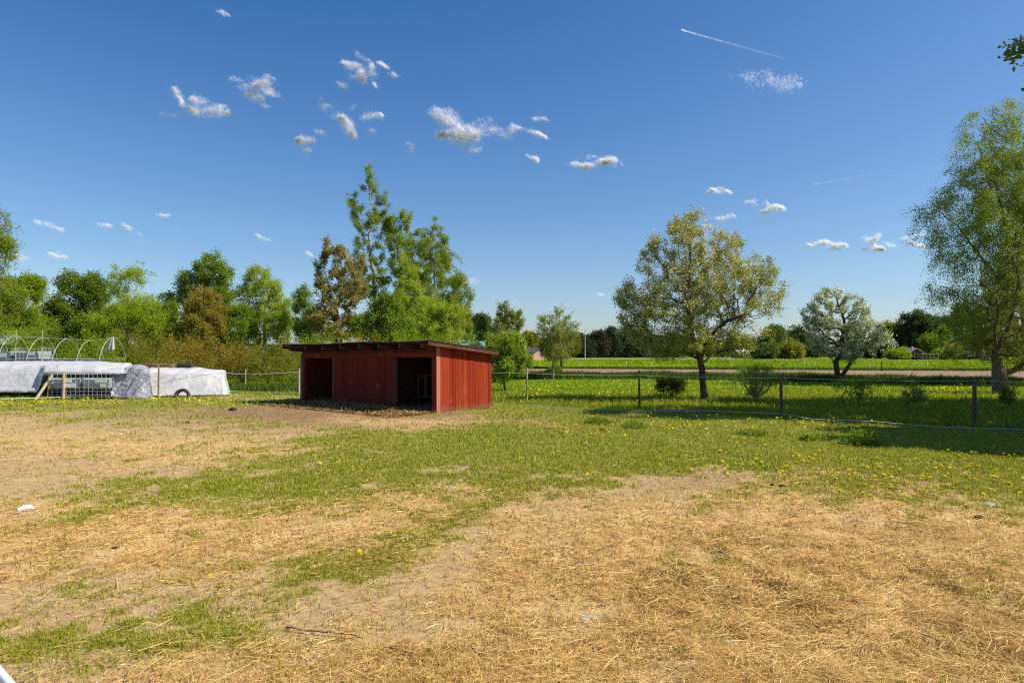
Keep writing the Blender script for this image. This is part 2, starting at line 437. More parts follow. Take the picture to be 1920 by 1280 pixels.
def boards_y(y0, y1, x, ztop, mat, name, th=.022, wd=.125, zlow=ZB):
    mb = MB(); y = y0
    while y < y1 - .01:
        wv = min(wd * rs.uniform(.9, 1.1), y1 - y)
        if y1 - y - wv < .04: wv = y1 - y
        zt0, zt1 = ztop(y), ztop(y + wv); zl = zlow + rs.uniform(0, .012)
        dx = rs.uniform(-.003, .003); g = .003
        ya, yb = y + g, y + wv - g
        V = [(x + dx - th / 2, ya, zl), (x + dx + th / 2, ya, zl), (x + dx + th / 2, yb, zl), (x + dx - th / 2, yb, zl),
             (x + dx - th / 2, ya, zt0), (x + dx + th / 2, ya, zt0), (x + dx + th / 2, yb, zt1), (x + dx - th / 2, yb, zt1)]
        mb.add(V, [(3, 2, 1, 0), (4, 5, 6, 7), (0, 1, 5, 4), (1, 2, 6, 5), (2, 3, 7, 6), (3, 0, 4, 7)]); y += wv
    return mb.build(name, mat, shed, bevel=.003)
def part_box(name, c, size, mat, bev=.006):
    mb = MB(); mb.box(c, size); return mb.build(name, mat, shed, bevel=bev)
# right gable wall in the sun, its first boards weathered pale
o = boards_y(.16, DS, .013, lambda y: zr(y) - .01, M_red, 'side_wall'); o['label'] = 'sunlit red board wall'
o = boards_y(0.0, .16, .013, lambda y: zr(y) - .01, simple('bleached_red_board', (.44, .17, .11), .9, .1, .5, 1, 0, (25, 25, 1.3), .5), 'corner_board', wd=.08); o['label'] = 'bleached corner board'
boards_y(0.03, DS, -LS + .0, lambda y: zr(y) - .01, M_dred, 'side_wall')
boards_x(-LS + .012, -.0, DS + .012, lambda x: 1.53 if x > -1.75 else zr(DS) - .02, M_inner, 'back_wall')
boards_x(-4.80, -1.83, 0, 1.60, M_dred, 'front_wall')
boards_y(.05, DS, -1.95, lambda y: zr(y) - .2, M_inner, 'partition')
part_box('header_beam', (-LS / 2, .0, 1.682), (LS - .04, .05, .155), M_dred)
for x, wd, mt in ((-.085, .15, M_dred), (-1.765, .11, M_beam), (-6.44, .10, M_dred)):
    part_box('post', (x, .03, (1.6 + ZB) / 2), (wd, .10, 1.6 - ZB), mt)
part_box('post', (-6.575, .0, (1.6 + ZB) / 2), (.05, .10, 1.6 - ZB), M_grey)
part_box('post', (-4.82, .05, (1.6 + ZB) / 2), (.05, .08, 1.6 - ZB), M_grey)
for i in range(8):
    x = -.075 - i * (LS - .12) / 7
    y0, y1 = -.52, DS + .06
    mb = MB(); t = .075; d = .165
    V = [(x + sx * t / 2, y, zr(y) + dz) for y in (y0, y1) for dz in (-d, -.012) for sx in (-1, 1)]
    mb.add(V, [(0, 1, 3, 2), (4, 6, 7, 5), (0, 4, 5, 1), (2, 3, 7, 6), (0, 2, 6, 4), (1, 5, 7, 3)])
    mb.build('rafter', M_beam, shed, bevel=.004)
# eaves board above the header, between the rafters, leaves the rafters' ends free
part_box('top_plate', (-LS / 2, .05, 1.80), (LS - .1, .04, .07), M_beam)
def roof():
    xs = np.linspace(-LS - .34, .26, 640); ys = np.array([-.56, 0, .9, 1.8, DS + .14])
    mb = MB(); 
    sag = .012 * np.sin(xs * 1.7) 
    for off, flip in ((.045, 0), (.028, 1)):
        P = np.zeros((len(xs), len(ys), 3))
        P[:, :, 0] = xs[:, None]; P[:, :, 1] = ys[None]
        P[:, :, 2] = zr(ys)[None] + off + .011 * np.sin(xs * 2 * math.pi / .076)[:, None] + sag[:, None]
        P[:, 0, 2] += .006 * np.sin(xs * 9)
        mb.grid(P)
    n = len(xs) * len(ys); ny = len(ys); E = []
    for i in range(len(xs) - 1):
        for j in (0, ny - 1):
            a, b = i * ny + j, (i + 1) * ny + j; E.append((a, b, b + n, a + n))
    for j in range(ny - 1):
        for i in (0, len(xs) - 1):
            a, b = i * ny + j, i * ny + j + 1; E.append((a, b, b + n, a + n))
    mb.f += E
    return mb.build('roof', M_roof, shed)
roof()
for x0_ in (.225, -LS - .30):
    mb = MB(); V = [(x0_ + sx * .014, y, zr(y) + dz) for y in (-.55, DS + .12) for dz in (-.085, .012) for sx in (-1, 1)]
    mb.add(V, [(0, 1, 3, 2), (4, 6, 7, 5), (0, 4, 5, 1), (2, 3, 7, 6), (0, 2, 6, 4), (1, 5, 7, 3)]); mb.build('verge_board', M_beam, shed)
mb = MB(); mb.bar((-6.38, DS - .05, 1.02), (-4.86, DS - .05, 1.0), .03, .09); mb.build('rail', M_grey, shed)
mb = MB(); mb.bar((-1.15, DS - .06, 1.0), (-.1, DS - .06, .99), .03, .08); mb.build('rail', M_beam, shed)
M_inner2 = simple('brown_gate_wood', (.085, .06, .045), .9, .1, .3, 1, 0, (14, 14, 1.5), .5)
# wooden hay gate standing inside the right doorway
gate = empty('hay_gate', (0, 0, 0), 'small brown wooden gate frame standing inside the right doorway of the shelter', 'gate')
gate.matrix_world = Matrix.LocRotScale(Vector((-2.2, 19.8, 0)), shed.rotation_euler, None)
for nm, a, b, w_ in (('rail', (-1.72, .9, 1.05), (-.98, .9, 1.06), .07), ('rail', (-1.72, .9, .38), (-.98, .9, .40), .07),
                     ('upright', (-1.70, .92, -.02), (-1.70, .92, 1.08), .06), ('upright', (-1.36, .92, .4), (-1.36, .92, 1.05), .08),
                     ('upright', (-1.0, .92, -.02), (-1.0, .92, 1.1), .08), ('brace', (-1.68, .88, .82), (-1.4, .88, 1.04), .05)):
    mb = MB(); mb.bar(a, b, w_, .03); mb.build(nm, M_inner2, gate)

# ------------------------------------------------------------------ fences
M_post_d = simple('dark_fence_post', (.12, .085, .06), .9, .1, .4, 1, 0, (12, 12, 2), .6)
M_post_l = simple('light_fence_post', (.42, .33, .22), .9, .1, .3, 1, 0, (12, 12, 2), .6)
M_tape = simple('white_fence_tape', (.80, .82, .78), .5, .3, .08, 60, trans=.6)
M_tape_b = simple('bluish_fence_tape', (.55, .64, .60), .5, .3, .1, 60, trans=.5)
M_ins = simple('black_insulator', (.03, .03, .03), .4, .4, .2, 30)
def post(name, px, py, ptop, r, mat, label, group=None, lean=(0, 0), square=False, ins=True):
    b = ground_at(px, py); z0 = hz(b[0], b[1])
    h = at(px, ptop, b[1])[2] - z0
    o = empty(name, (b[0], b[1], z0), label, 'fence post', group)
    mb = MB()
    P = np.array([(lean[0] * t, lean[1] * t, -.15 + (h + .15) * t) for t in np.linspace(0, 1, 7)])
    rr = np.random.default_rng(int(px)).normal(0, r * .06, (7, 2)); P[:, :2] += rr
    mb.tube(P, np.linspace(r * 1.05, r * .92, 7), 9)
    mb.build('pole', mat, o, smooth=False)
    if ins:
        mi = MB(); mi.tube([(lean[0] * .93, -r - .035, h * .93), (lean[0] * .93, -r + .01, h * .93)], [.016, .012], 8)
        mi.build('insulator', M_ins, o)
    return np.array([b[0], b[1], z0]), h
FG = 'round posts of the paddock fence beside the shelter'
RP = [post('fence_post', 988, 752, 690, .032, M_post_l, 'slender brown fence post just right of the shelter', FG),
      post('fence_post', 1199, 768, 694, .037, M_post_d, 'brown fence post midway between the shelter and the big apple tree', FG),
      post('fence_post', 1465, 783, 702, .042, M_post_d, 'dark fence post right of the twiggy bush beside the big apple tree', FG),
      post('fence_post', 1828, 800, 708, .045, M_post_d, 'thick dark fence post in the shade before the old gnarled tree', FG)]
post('fence_post', 942, 719, 699, .03, M_post_l, 'thin far stake beside the leafy shrub behind the shelter', 'thin stakes of the far fence', ins=False)
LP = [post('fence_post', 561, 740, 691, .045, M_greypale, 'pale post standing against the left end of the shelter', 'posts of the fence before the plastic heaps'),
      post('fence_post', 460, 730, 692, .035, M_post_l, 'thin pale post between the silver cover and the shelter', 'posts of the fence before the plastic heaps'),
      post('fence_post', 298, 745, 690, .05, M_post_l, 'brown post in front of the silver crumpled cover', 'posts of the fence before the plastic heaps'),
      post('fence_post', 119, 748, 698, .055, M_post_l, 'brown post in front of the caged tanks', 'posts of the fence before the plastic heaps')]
def tape(name, pts, label, mat, w_=.02, sag=.03, n=14, group=None):
    mb = MB(); rr = np.random.default_rng(len(label))
    Q = []
    for a, b in zip(pts[:-1], pts[1:]):
        a = np.array(a, float); b = np.array(b, float); L = np.linalg.norm(b - a)
        for t in np.linspace(0, 1, n + 1)[:-1]:
            p = a + (b - a) * t; p[2] -= sag * 4 * t * (1 - t) * min(1, L / 5); Q.append(p)
    Q.append(np.array(pts[-1], float)); Q = np.array(Q)
    P = np.zeros((len(Q), 3, 3))
    P[:, 0] = Q + [0, 0, w_ / 2]; P[:, 1] = Q + [0, -.003, 0]; P[:, 2] = Q - [0, 0, w_ / 2]
    B = P[:, ::-1].copy(); B[:, :, 1] += .004
    mb.grid(P); mb.grid(B)
    return tag(mb.build(name, mat), label, 'fence tape', group)
def pt(px, py, Y): return tuple(at(px, py, Y))
def onp(k, f): b, h = k; return (b[0], b[1] - .05, b[2] + h * f)
UP = [pt(921, 698, 25.2), (RP[0][0][0], RP[0][0][1] - .07, at(988, 699, RP[0][0][1])[2]), (RP[1][0][0], RP[1][0][1] - .09, at(1199, 703, RP[1][0][1])[2]),
      (RP[2][0][0], RP[2][0][1] - .09, at(1465, 708, RP[2][0][1])[2]), (RP[3][0][0], RP[3][0][1] - .1, at(1828, 713, RP[3][0][1])[2]), pt(2150, 717, 15.0)]
tape('fence_tape', UP, 'upper white fence tape running right from the shelter along the posts', M_tape, .008, .035)
def gpt(px, py, dz): g = ground_at(px, py); return (g[0], g[1], hz(g[0], g[1]) + dz)
LO = [gpt(926, 757, .06), gpt(1000, 760, .05), gpt(1090, 766, .05), gpt(1199, 775, .06), gpt(1330, 779, .11), gpt(1464, 784, .12), gpt(1520, 791, .08), gpt(1640, 797, .09), gpt(1760, 804, .07), gpt(1930, 808, .05), gpt(2200, 816, .05)]
tape('fence_tape', LO, 'low bluish fence tape lying near the grass right of the shelter', M_tape_b, .017, .015, 6)
UL = [pt(-160, 703, 23.7), pt(119, 701, 25.0), pt(294, 699, 26.4), pt(430, 699, 27.8), (LP[1][0][0], LP[1][0][1] - .05, at(460, 700, LP[1][0][1])[2]), pt(561, 697, 27.3)]
tape('fence_tape', UL, 'upper thin pale fence tape strung left of the shelter', M_tape, .014, .03)
LL = [gpt(-120, 757, .08), gpt(0, 752, .1), gpt(119, 748, .1), gpt(294, 744, .12), gpt(430, 739, .12), gpt(561, 741, .1)]
tape('fence_tape', LL, 'low pale green fence tape along the grass left of the shelter', simple('green_white_tape', (.55, .68, .5), .5, .3, .15, 60), .026, .012, 6)
# near white rope passing the lower left corner, hung on its own fence in front of the photographer
rope_a, rope_b = np.array([-4.4, 4.32, 1.1]), np.array([.30, .23, 1.1])
mb = MB(); TT = np.linspace(0, 1, 60)
mb.tube([rope_a + (rope_b - rope_a) * t for t in TT], .009, 8)
tag(mb.build('fence_rope', simple('white_rope', (.75, .75, .76), .6, .2, .1, 90), smooth=True), 'white fence rope close by, crossing the lower left corner', 'rope')

# far fence stakes on the field
SG = 'thin white stakes of the far field fence'
def stake_mesh(h, r):
    m = MB(); m.tube([(0, 0, -.05), (0, 0, h)], r, 6); return m
stk = [(1012, 686, 676), (1087, 690, 677), (1174, 686, 677), (1222, 689, 678), (1315, 688, 678), (1372, 687, 679), (1508, 684, 674), (1528, 686, 678), (1631, 689, 682), (1637, 688, 681), (1686, 680, 673),
       (1715, 684, 676), (1728, 684, 676), (1739, 688, 677), (1455, 676, 672), (1468, 676, 672)]
M_stake = simple('white_stake', (.72, .74, .66), .6, .2, .1, 20)
first = None
for i, (px, pb, ptp) in enumerate(stk):
    b = ground_at(px, pb); h = (pb - ptp) / F * b[1]
    if first is None:
        first = stake_mesh(1.0, .03).build('fence_stake', M_stake); o = first
    else:
        o = first.copy(); COL.objects.link(o)
    o.location = (b[0], b[1], 0); k = max(1, b[1] / 75); o.scale = (k, k, h)
    tag(o, 'thin white stake among those standing in the bright green field behind the ploughed strip', 'stake', SG)
b = ground_at(1653, 697); mb = MB(); mb.tube([(0, 0, -.1), (0, 0, (697 - 677) / F * b[1])], .05, 7)
o = tag(mb.build('fence_stake', M_post_d), 'dark stake on the field edge right of the white blossom tree', 'stake'); o.location = (b[0], b[1], 0)
mb = MB(); mb.tube([(0, 0, -.3), (0, 0, 6.2)], [.10, .07], 8)
b = ground_at(1097, 676.5); o = tag(mb.build('utility_pole', simple('pale_pole', (.42, .40, .33), .9, .1, .2, 3)), 'slim pale pole standing before the dark conifer wood', 'pole'); o.location = (b[0], b[1], 0)
# long pale rail fence at the far edge of the field
mb = MB()
A, B_ = at(1000, 677.5, 150), at(1200, 677, 158)
mb.bar(A, B_, .06, .35)
for t in np.linspace(0, 1, 9): p = A + (B_ - A) * t; mb.bar((p[0], p[1], 0), (p[0], p[1], p[2]), .12, .12)
tag(mb.build('rail_fence', simple('pale_rail', (.62, .60, .48), .8, .1, .2, 2)), 'long pale rail fence at the far edge of the green field', 'fence')

# ------------------------------------------------------------------ plastic heaps, caged tanks and tunnel frame on the left
def plastic(name, c, rough=.38, bump=.3, scale=1.6, spec=.5):
    s = NT(name)
    n = s.noise(scale, 2, .5, 'Object', (1, 1, 1.6), 1.6); n2 = s.noise(scale * 2.6, 2, .5, 'Object', (1, 1, .6), 1.5)
    col = s.ramp(n2, [(.3, tuple(a * .86 for a in c)), (.7, c)])
    return s.bsdf(col, rough, spec, s.math('ADD', n, s.math('MULTIPLY', n2, .35)), bump, .12)
M_tarp = plastic('white_plastic_sheet', (.52, .515, .525), .42)
M_silver = plastic('silver_plastic_sheet', (.33, .33, .36), .3, .7, 3.0, .6)

def fold(x, y, z, seed, ang=.6, sc=2.2):
    """ridged folds pulled along a slanting direction"""
    a = x * math.cos(ang) + z * math.sin(ang); b = -x * math.sin(ang) + z * math.cos(ang)
    n = fbm(np.stack([a * sc * .30 + y * .3, b * sc * 2.0 + y * .4, y * .4], 1), seed, 3, .55)
    m = fbm(np.stack([a * sc * .5, -b * sc * 1.1 + a, y * .8], 1), seed + 5, 2)
    return (1 - np.abs(2 * n - 1) * 3) * (.35 + 1.1 * m)
def tarp(name, prof, x0, x1, nx, npf, label, mat, amp=.05, seed=1, ang=.6, sc=2.2, shear=.5, y0=26.2):
    """prof(t): list of (x-offset, y, z) key points front hem to back hem, as a function of position along the heap"""
    ts = np.linspace(0, 1, nx); P = np.zeros((nx, npf, 3))
    for i, t in enumerate(ts):
        K = np.array(prof(t), float); L = np.r_[0, np.cumsum(np.linalg.norm(np.diff(K, axis=0), axis=1))]
        s = np.linspace(0, L[-1], npf)
        x = x0 + (x1 - x0) * t
        for c in range(3): P[i, :, c] = np.interp(s, L, K[:, c])
        P[i, :, 0] += x
    P[:, :, 0] -= shear * (P[:, :, 1] - y0)
    q = P.reshape(-1, 3); f = fold(q[:, 0], q[:, 1], q[:, 2], seed, ang, sc)
    f2 = fbm(q * [4, 4, 4], seed + 9, 3) - .5
    nrm = np.zeros_like(P)
    du = np.gradient(P, axis=0); dv = np.gradient(P, axis=1); nrm = np.cross(du, dv); nrm /= np.linalg.norm(nrm, axis=2)[:, :, None] + 1e-9
    P = P + nrm * (amp * (f + .25 * f2).reshape(nx, npf, 1))
    mb = MB(); mb.grid(P)
    o = mb.build(name, mat, smooth=True)
    so_ = o.modifiers.new('thickness', 'SOLIDIFY'); so_.thickness = .006
    return tag(o, label, 'tarp')
# long white cover: its front falls to the ground on the left and lies over the caged tanks on the right
def prof_long(t):
    x = -23.5 + t * (-14.75 + 23.5)
    over = float(sstep(-18.1, -17.8, x))
    yf = 26.2 - .35 * over
    zlow = .22 + over * .72
    end = float(sstep(-14.95, -14.75, x)); top = 1.19 - .08 * float(sstep(-16.4, -15.0, x)) - .2 * end
    return [(0, yf - .55 * (1 - over) - .14 * over, zlow), (0, yf + .02, top - .06), (0, yf + .22, top), (0, 28.6, top + .13 - .1 * end), (0, 31.2, top + .10 - .1 * end), (0, 31.5, .3)]
tarp('plastic_cover', prof_long, -23.5, -14.75, 200, 64, 'long low white plastic sheet at the far left, draped over the caged tanks', M_tarp, .055, 3, .62, 1.1, .50, 26.2)
def prof_right(t):
    e = float(sstep(.93, 1, t)) + float(sstep(.03, 0, t)); top = 1.03 * (1 - .93 * e) - .10 * float(sstep(.6, .95, t)); o_ = 1.0 * (t - .5)
    return [(0, 26.85 + o_ + .2 * e, .02), (0, 27.18 + o_ + .2 * e, top - .1 * (1 - e)), (0, 27.42 + o_, top), (0, 28.3 + o_, top + .05 * (1 - e)), (0, 29.2 + o_, top), (0, 29.5 + o_, .02)]
tarp('plastic_cover', prof_right, -14.45, -11.2, 150, 60, 'shorter white plastic cover over a boxy heap with a tyre at its foot', M_tarp, .055, 8, .8, 1.1, .40, 27)
def prof_silver(t):
    pk = math.exp(-((t - .66) / .28) ** 2); w_ = .10 * math.sin(6 * t + 1)
    return [(.25 * (t - .5), 25.5 + w_, .03 + .12 * max(0, .3 - t)), (.10 * (t - .5), 25.72 + w_ * .6, .5), (0, 25.95, .90 + .18 * pk), (0, 26.15, .98 + .19 * pk), (0, 26.9, 1.02 + .16 * pk), (.05, 27.2, .3)]
tarp('plastic_cover', prof_silver, -14.95, -13.6, 120, 80, 'crumpled silver grey plastic sheet hanging beside the caged tanks', M_silver, .11, 21, 1.05, 1.25, .55, 25.7)

M_cage = simple('galvanised_tube', (.52, .53, .53), .5, .4, .2, 20, .25)
M_tank = simple('grey_water_tank', (.34, .40, .41), .35, .5, .2, 2.5)
M_label = simple('white_label_plate', (.80, .80, .78), .6, .3, .05, 8)
M_pallet = simple('brown_pallet_wood', (.30, .20, .12), .9, .1, .35, 1, 0, (2, 12, 12), .5)
M_darkbase = simple('dark_tank_base', (.055, .05, .045), .8, .2, .4, 9)
def caged_tank(name, loc, rz, label, w=1.16, d=1.0, plates=()):
    o = empty(name, loc, label, 'caged tank', 'wire caged water tanks beside the plastic heaps', rz)
    mb = MB()
    zs = [.10, .17, .30, .47, .63, .80, .98]
    for y in (-d / 2, d / 2):
        for z in zs: mb.tube([(-w / 2, y, z), (w / 2, y, z)], .008, 6)
        for x in np.linspace(-w / 2, w / 2, 8): mb.tube([(x, y, .02), (x, y, .98)], .007, 6)
    for x in (-w / 2, w / 2):
        for z in zs: mb.tube([(x, -d / 2, z), (x, d / 2, z)], .008, 6)
        for y in np.linspace(-d / 2, d / 2, 7): mb.tube([(x, y, .02), (x, y, .98)], .007, 6)
    mb.build('cage', M_cage, o)
    mb = MB(); mb.box((0, 0, .585), (w - .07, d - .07, .42)); mb.build('tank', M_tank, o, bevel=.05)
    mb = MB()
    for x in np.linspace(-w / 2 + .12, w / 2 - .12, 7): mb.box((x, 0, .2), (.06, d - .1, .22))
    mb.box((0, 0, .33), (w - .05, d - .05, .035))
    mb.build('base', M_darkbase, o)
    for (x, z, a, b_) in plates:
        mb = MB(); mb.box((x, -d / 2 - .018, z), (a, .01, b_)); mb.build('label_plate', M_label, o)
    return o
pxs = lambda px, Y: (px - 960) / F * Y
x1, x2 = pxs(134, 26.0), pxs(189, 26.0)
caged_tank('caged_tank', (x1 + .02, 26.05, hz(x1, 26)), .02, 'wire caged grey tank by the leaning plank, left one of the front pair', plates=((.15, .71, .26, .14), (.22, .53, .42, .15), (-.42, .62, .2, .012)))
caged_tank('caged_tank', (x2 + .06, 26.08, hz(x2, 26)), -.02, 'wire caged grey tank beside the crumpled silver sheet, right one of the front pair', plates=((.22, .70, .44, .15), (.30, .53, .2, .13), (-.4, .63, .2, .012)))
for px, lab, pl in ((10, 'caged tank raised behind the white cover at the left edge', ((.25, .62, .4, .2),)), (62, 'caged tank raised behind the white cover under the tunnel frame', ((.3, .7, .3, .16), (.3, .5, .5, .05)))):
    x = pxs(px, 33.6)
    low = caged_tank('caged_tank', (x, 33.6, 0), 0, lab.replace('raised', 'standing low'), 1.25, 1.05, ())
    low['label'] = lab.replace('caged tank raised', 'lower caged tank, mostly hidden')
    top = caged_tank('caged_tank', (x, 33.6, .985), 0, lab, 1.3, 1.05, pl)
# brown pallets leaning at the left end of the tanks and lying on the covers
def pallet(loc, rot, label, w=1.2, d=.8):
    o = bpy.data.objects.new('wooden_pallet', None); COL.objects.link(o); o.location = loc; o.rotation_euler = rot
    tag(o, label, 'pallet', 'brown wooden pallets')
    mb = MB()
    for y in np.linspace(-d / 2 + .06, d / 2 - .06, 5): mb.box((0, y, .125), (w, .1, .022))
    for y in (-d / 2 + .06, 0, d / 2 - .06): mb.box((0, y, .011), (w, .1, .02))
    mb.build('deck', M_pallet, o)
    for x in (-w / 2 + .07, 0, w / 2 - .07):
        for y in (-d / 2 + .06, 0, d / 2 - .06):
            mb = MB(); mb.box((x, y, .067), (.13, .098, .088)); mb.build('block', M_pallet, o)
    return o
pallet((pxs(100, 25.7), 25.75, .0), (0, R(-86), R(12)), 'brown pallet standing on edge at the left end of the caged tanks', 1.0, .5)
pallet((pxs(305, 28.1), 28.1, 1.14), (0, 0, R(4)), 'brown pallet lying on the white cover behind the silver sheet', 1.15, .8)
o = empty('wooden_crate', (pxs(146, 26.9), 26.85, .0), 'brown wooden boards stacked behind the caged tanks', 'crate')
mb = MB()
for k in range(5): mb.box((0, -.3, .7 + k * .075), (.75, .03, .068))
mb.build('board', simple('orange_brown_board', (.38, .22, .12), .9, .1, .3, 5), o)
for sx in (-.36, .36):
    mb = MB(); mb.box((sx, -.27, .52), (.05, .04, 1.04)); mb.build('upright', M_pallet, o)
mb = MB()
rr = np.random.default_rng(4)
P = np.array([(-.42 + .84 * t, 0, .1 + .025 * math.sin(t * 9)) for t in np.linspace(0, 1, 9)]); mb.tube(P, [.03, .09, .1, .11, .1, .11, .1, .08, .03], 9)
o = tag(mb.build('dark_sack', simple('black_plastic', (.03, .03, .032), .5, .4, .3, 9), smooth=True), 'dark rolled sack lying on the white cover right of the pallet', 'sack'); o.location = (pxs(345, 28.2), 28.2, 1.09)
# tyre leaning at the foot of the right cover
ty = empty('car_tyre', (pxs(343, 26.55), 26.52, hz(-12.9, 26.5) - .02), 'black tyre half sunk in grass against the white plastic cover', 'tyre')
mb = MB(); n = 40
ring = [(.20, -.08), (.25, -.09), (.29, -.065), (.30, 0), (.29, .065), (.25, .09), (.20, .08), (.18, .05), (.18, -.05)]
V = [(r_ * math.cos(a), y_, r_ * math.sin(a) + .07) for a in np.arange(n) * 2 * math.pi / n for r_, y_ in ring]; k = len(ring)
mb.add(V, [(i * k + j, i * k + (j + 1) % k, ((i + 1) % n) * k + (j + 1) % k, ((i + 1) % n) * k + j) for i in range(n) for j in range(k)])
mb.build('tread', simple('tyre_rubber', (.045, .043, .042), .75, .3, .4, 22), ty, smooth=True); ty.rotation_euler = (R(-12), 0, R(6))
# leaning plank
mb = MB(); A, B_ = np.array(gpt(66, 749, .0)), at(111, 684, 25.95)
mb.tube(np.array([A + (B_ - A) * t for t in np.linspace(-.03, 1, 6)]), [.06, .055, .055, .05, .05, .045], 8)
tag(mb.build('wooden_pole', simple('pale_round_pole', (.46, .37, .25), .9, .1, .25, 1, 0, (10, 10, 10))), 'pale wooden pole leaning against the white cover left of the tanks', 'pole')
# polytunnel frame
tun = empty('tunnel_frame', (-22, 33, 0), 'bare metal hoop frame of a polytunnel behind the white cover', 'tunnel frame')
M_hoop = simple('pale_tube', (.40, .39, .33), .5, .4, .2, 10, .2)
rx = []
for px, py in ((-70, 636), (28, 630), (80, 633), (126, 636), (170, 638), (212, 633)):
    c = at(px, py, 33.0); rx.append(c)
    mb = MB(); th = np.linspace(0, math.pi, 26)
    wv = 1.25; P = np.stack([np.full_like(th, c[0] + 22) + .25 * np.sin(th * 0) , wv * np.cos(th), c[2] * np.sin(th) ** .8], 1)
    mb.tube(P, .015, 7); mb.build('hoop', M_hoop, tun, smooth=True)
mb = MB(); Q = np.array(rx) - [22 * -1, 33, 0]; 
for a, b in zip(Q[:-1], Q[1:]): mb.tube([a, b], .015, 7)
mb.build('ridge_pole', M_hoop, tun)
for yy, zz in ((1.0, 1.42), (-1.0, 1.42)):
    mb = MB(); mb.tube([(Q[0][0], yy, zz), (Q[-1][0], yy, zz)], .016, 7); mb.build('side_rail', M_hoop, tun)
for px in (28, 78):
    x = pxs(px, 33); mb = MB(); mb.tube([(x + 22, .05, 0), (x + 22, .05, 2.8)], .028, 8); mb.build('support_post', M_post_l, tun)
mb = MB(); P = np.zeros((10, 16, 3)); c = rx[-1]
for i, t in enumerate(np.linspace(0, 1, 10)):
    wd = .06 + .36 * t ** .8
    for j, s_ in enumerate(np.linspace(-.5, .5, 16)):
        P[i, j] = (s_ * wd - .12 * t, .05 * math.sin(s_ * 14) * (.3 + t), -.62 * t - .04 * math.sin(s_ * 9))
mb.grid(P); o = mb.build('rag', M_tarp, smooth=True); o.location = (c[0] - .03, 33, c[2])
so_ = o.modifiers.new('thickness', 'SOLIDIFY'); so_.thickness = .008
tag(o, 'torn white plastic rag hanging from the right end of the hoop frame', 'rag')

# ------------------------------------------------------------------ trees
def grow(attr, starts, step, kill, iters, rng, jit=.25, tropism=(0, 0, .08)):
    """space colonisation: returns node positions and parents"""
    pos = [np.array(p, float) for p in starts[0]]; par = [-1] + list(range(len(starts[0]) - 1))
    for st in starts[1:]:
        d = np.linalg.norm(np.array(pos) - np.array(st[0]), axis=1); b = int(np.argmin(d))
        for p in st[1:]:
            pos.append(np.array(p, float)); par.append(b); b = len(pos) - 1
    A = attr.copy()
    tr = np.array(tropism)
    bd = np.full(len(A), 1e9); bi = np.zeros(len(A), int)
    new = list(range(len(pos)))
    for it in range(iters):
        N = np.array([pos[i] for i in new])
        D = np.linalg.norm(A[:, None] - N[None], axis=2)
        k = D.argmin(1); dm = D[np.arange(len(A)), k]
        up = dm < bd; bd[up] = dm[up]; bi[up] = np.array(new)[k[up]]
        keep = bd > kill
        A, bd, bi = A[keep], bd[keep], bi[keep]
        if len(A) == 0: break
        new = []
        u, inv = np.unique(bi, return_inverse=True)
        P = np.array([pos[i] for i in u])
        dv = A - P[inv]; dv /= np.linalg.norm(dv, axis=1)[:, None] + 1e-9
        S = np.zeros_like(P); np.add.at(S, inv, dv)
        S /= np.linalg.norm(S, axis=1)[:, None] + 1e-6
        S += tr + rng.normal(0, jit, S.shape); S /= np.linalg.norm(S, axis=1)[:, None]
        for i, nd, d in zip(u, P + S * step, S):
            pos.append(nd); par.append(int(i)); new.append(len(pos) - 1)
        if len(pos) > 5200: break
    return np.array(pos), np.array(par)

def skeleton(pos, par, r_root, expo=.5, rmin=.004):
    n = len(pos); cnt = np.ones(n)
    for i in range(n - 1, 0, -1): cnt[par[i]] += cnt[i]
    tips = cnt
    r = np.maximum(r_root * (cnt / cnt[0]) ** expo, rmin)
    ch = [[] for _ in range(n)]
    for i in range(1, n): ch[par[i]].append(i)
    return r, ch, cnt

def tubes_from(pos, par, r, ch, rcut, big=8):
    mb = MB(); stack = [(0, None)]
    while stack:
        s, p = stack.pop()
        path = [] if p is None else [p]
        i = s
        while True:
            path.append(i)
            c = [k for k in ch[i] if r[k] >= rcut]
            if not c: break
            c.sort(key=lambda k: -r[k])
            for k in c[1:]: stack.append((k, i))
            i = c[0]
        if len(path) < 2: continue
        rr = r[path].copy()
        if p is not None: rr[0] = min(r[p], rr[1] * 1.25)
        rr[-1] *= .5
        mb.tube(pos[path], rr, big if rr.max() > .06 else (5 if rr.max() > .015 else 3), cap=False)
    return mb

def quads(P, size, axis, nrm, wr=.5, foldz=.12):
    """leaf shaped quads"""
    a = axis / (np.linalg.norm(axis, axis=1)[:, None] + 1e-9)
    b = np.cross(a, nrm); b /= np.linalg.norm(b, axis=1)[:, None] + 1e-9
    c = np.cross(a, b)
    s = size[:, None]
    V = np.stack([P, P + a * s * .5 + b * s * wr * .5 + c * s * foldz, P + a * s, P + a * s * .5 - b * s * wr * .5 + c * s * foldz], 1).reshape(-1, 3)
    n = len(P); return V, np.arange(n * 4).reshape(n, 4)

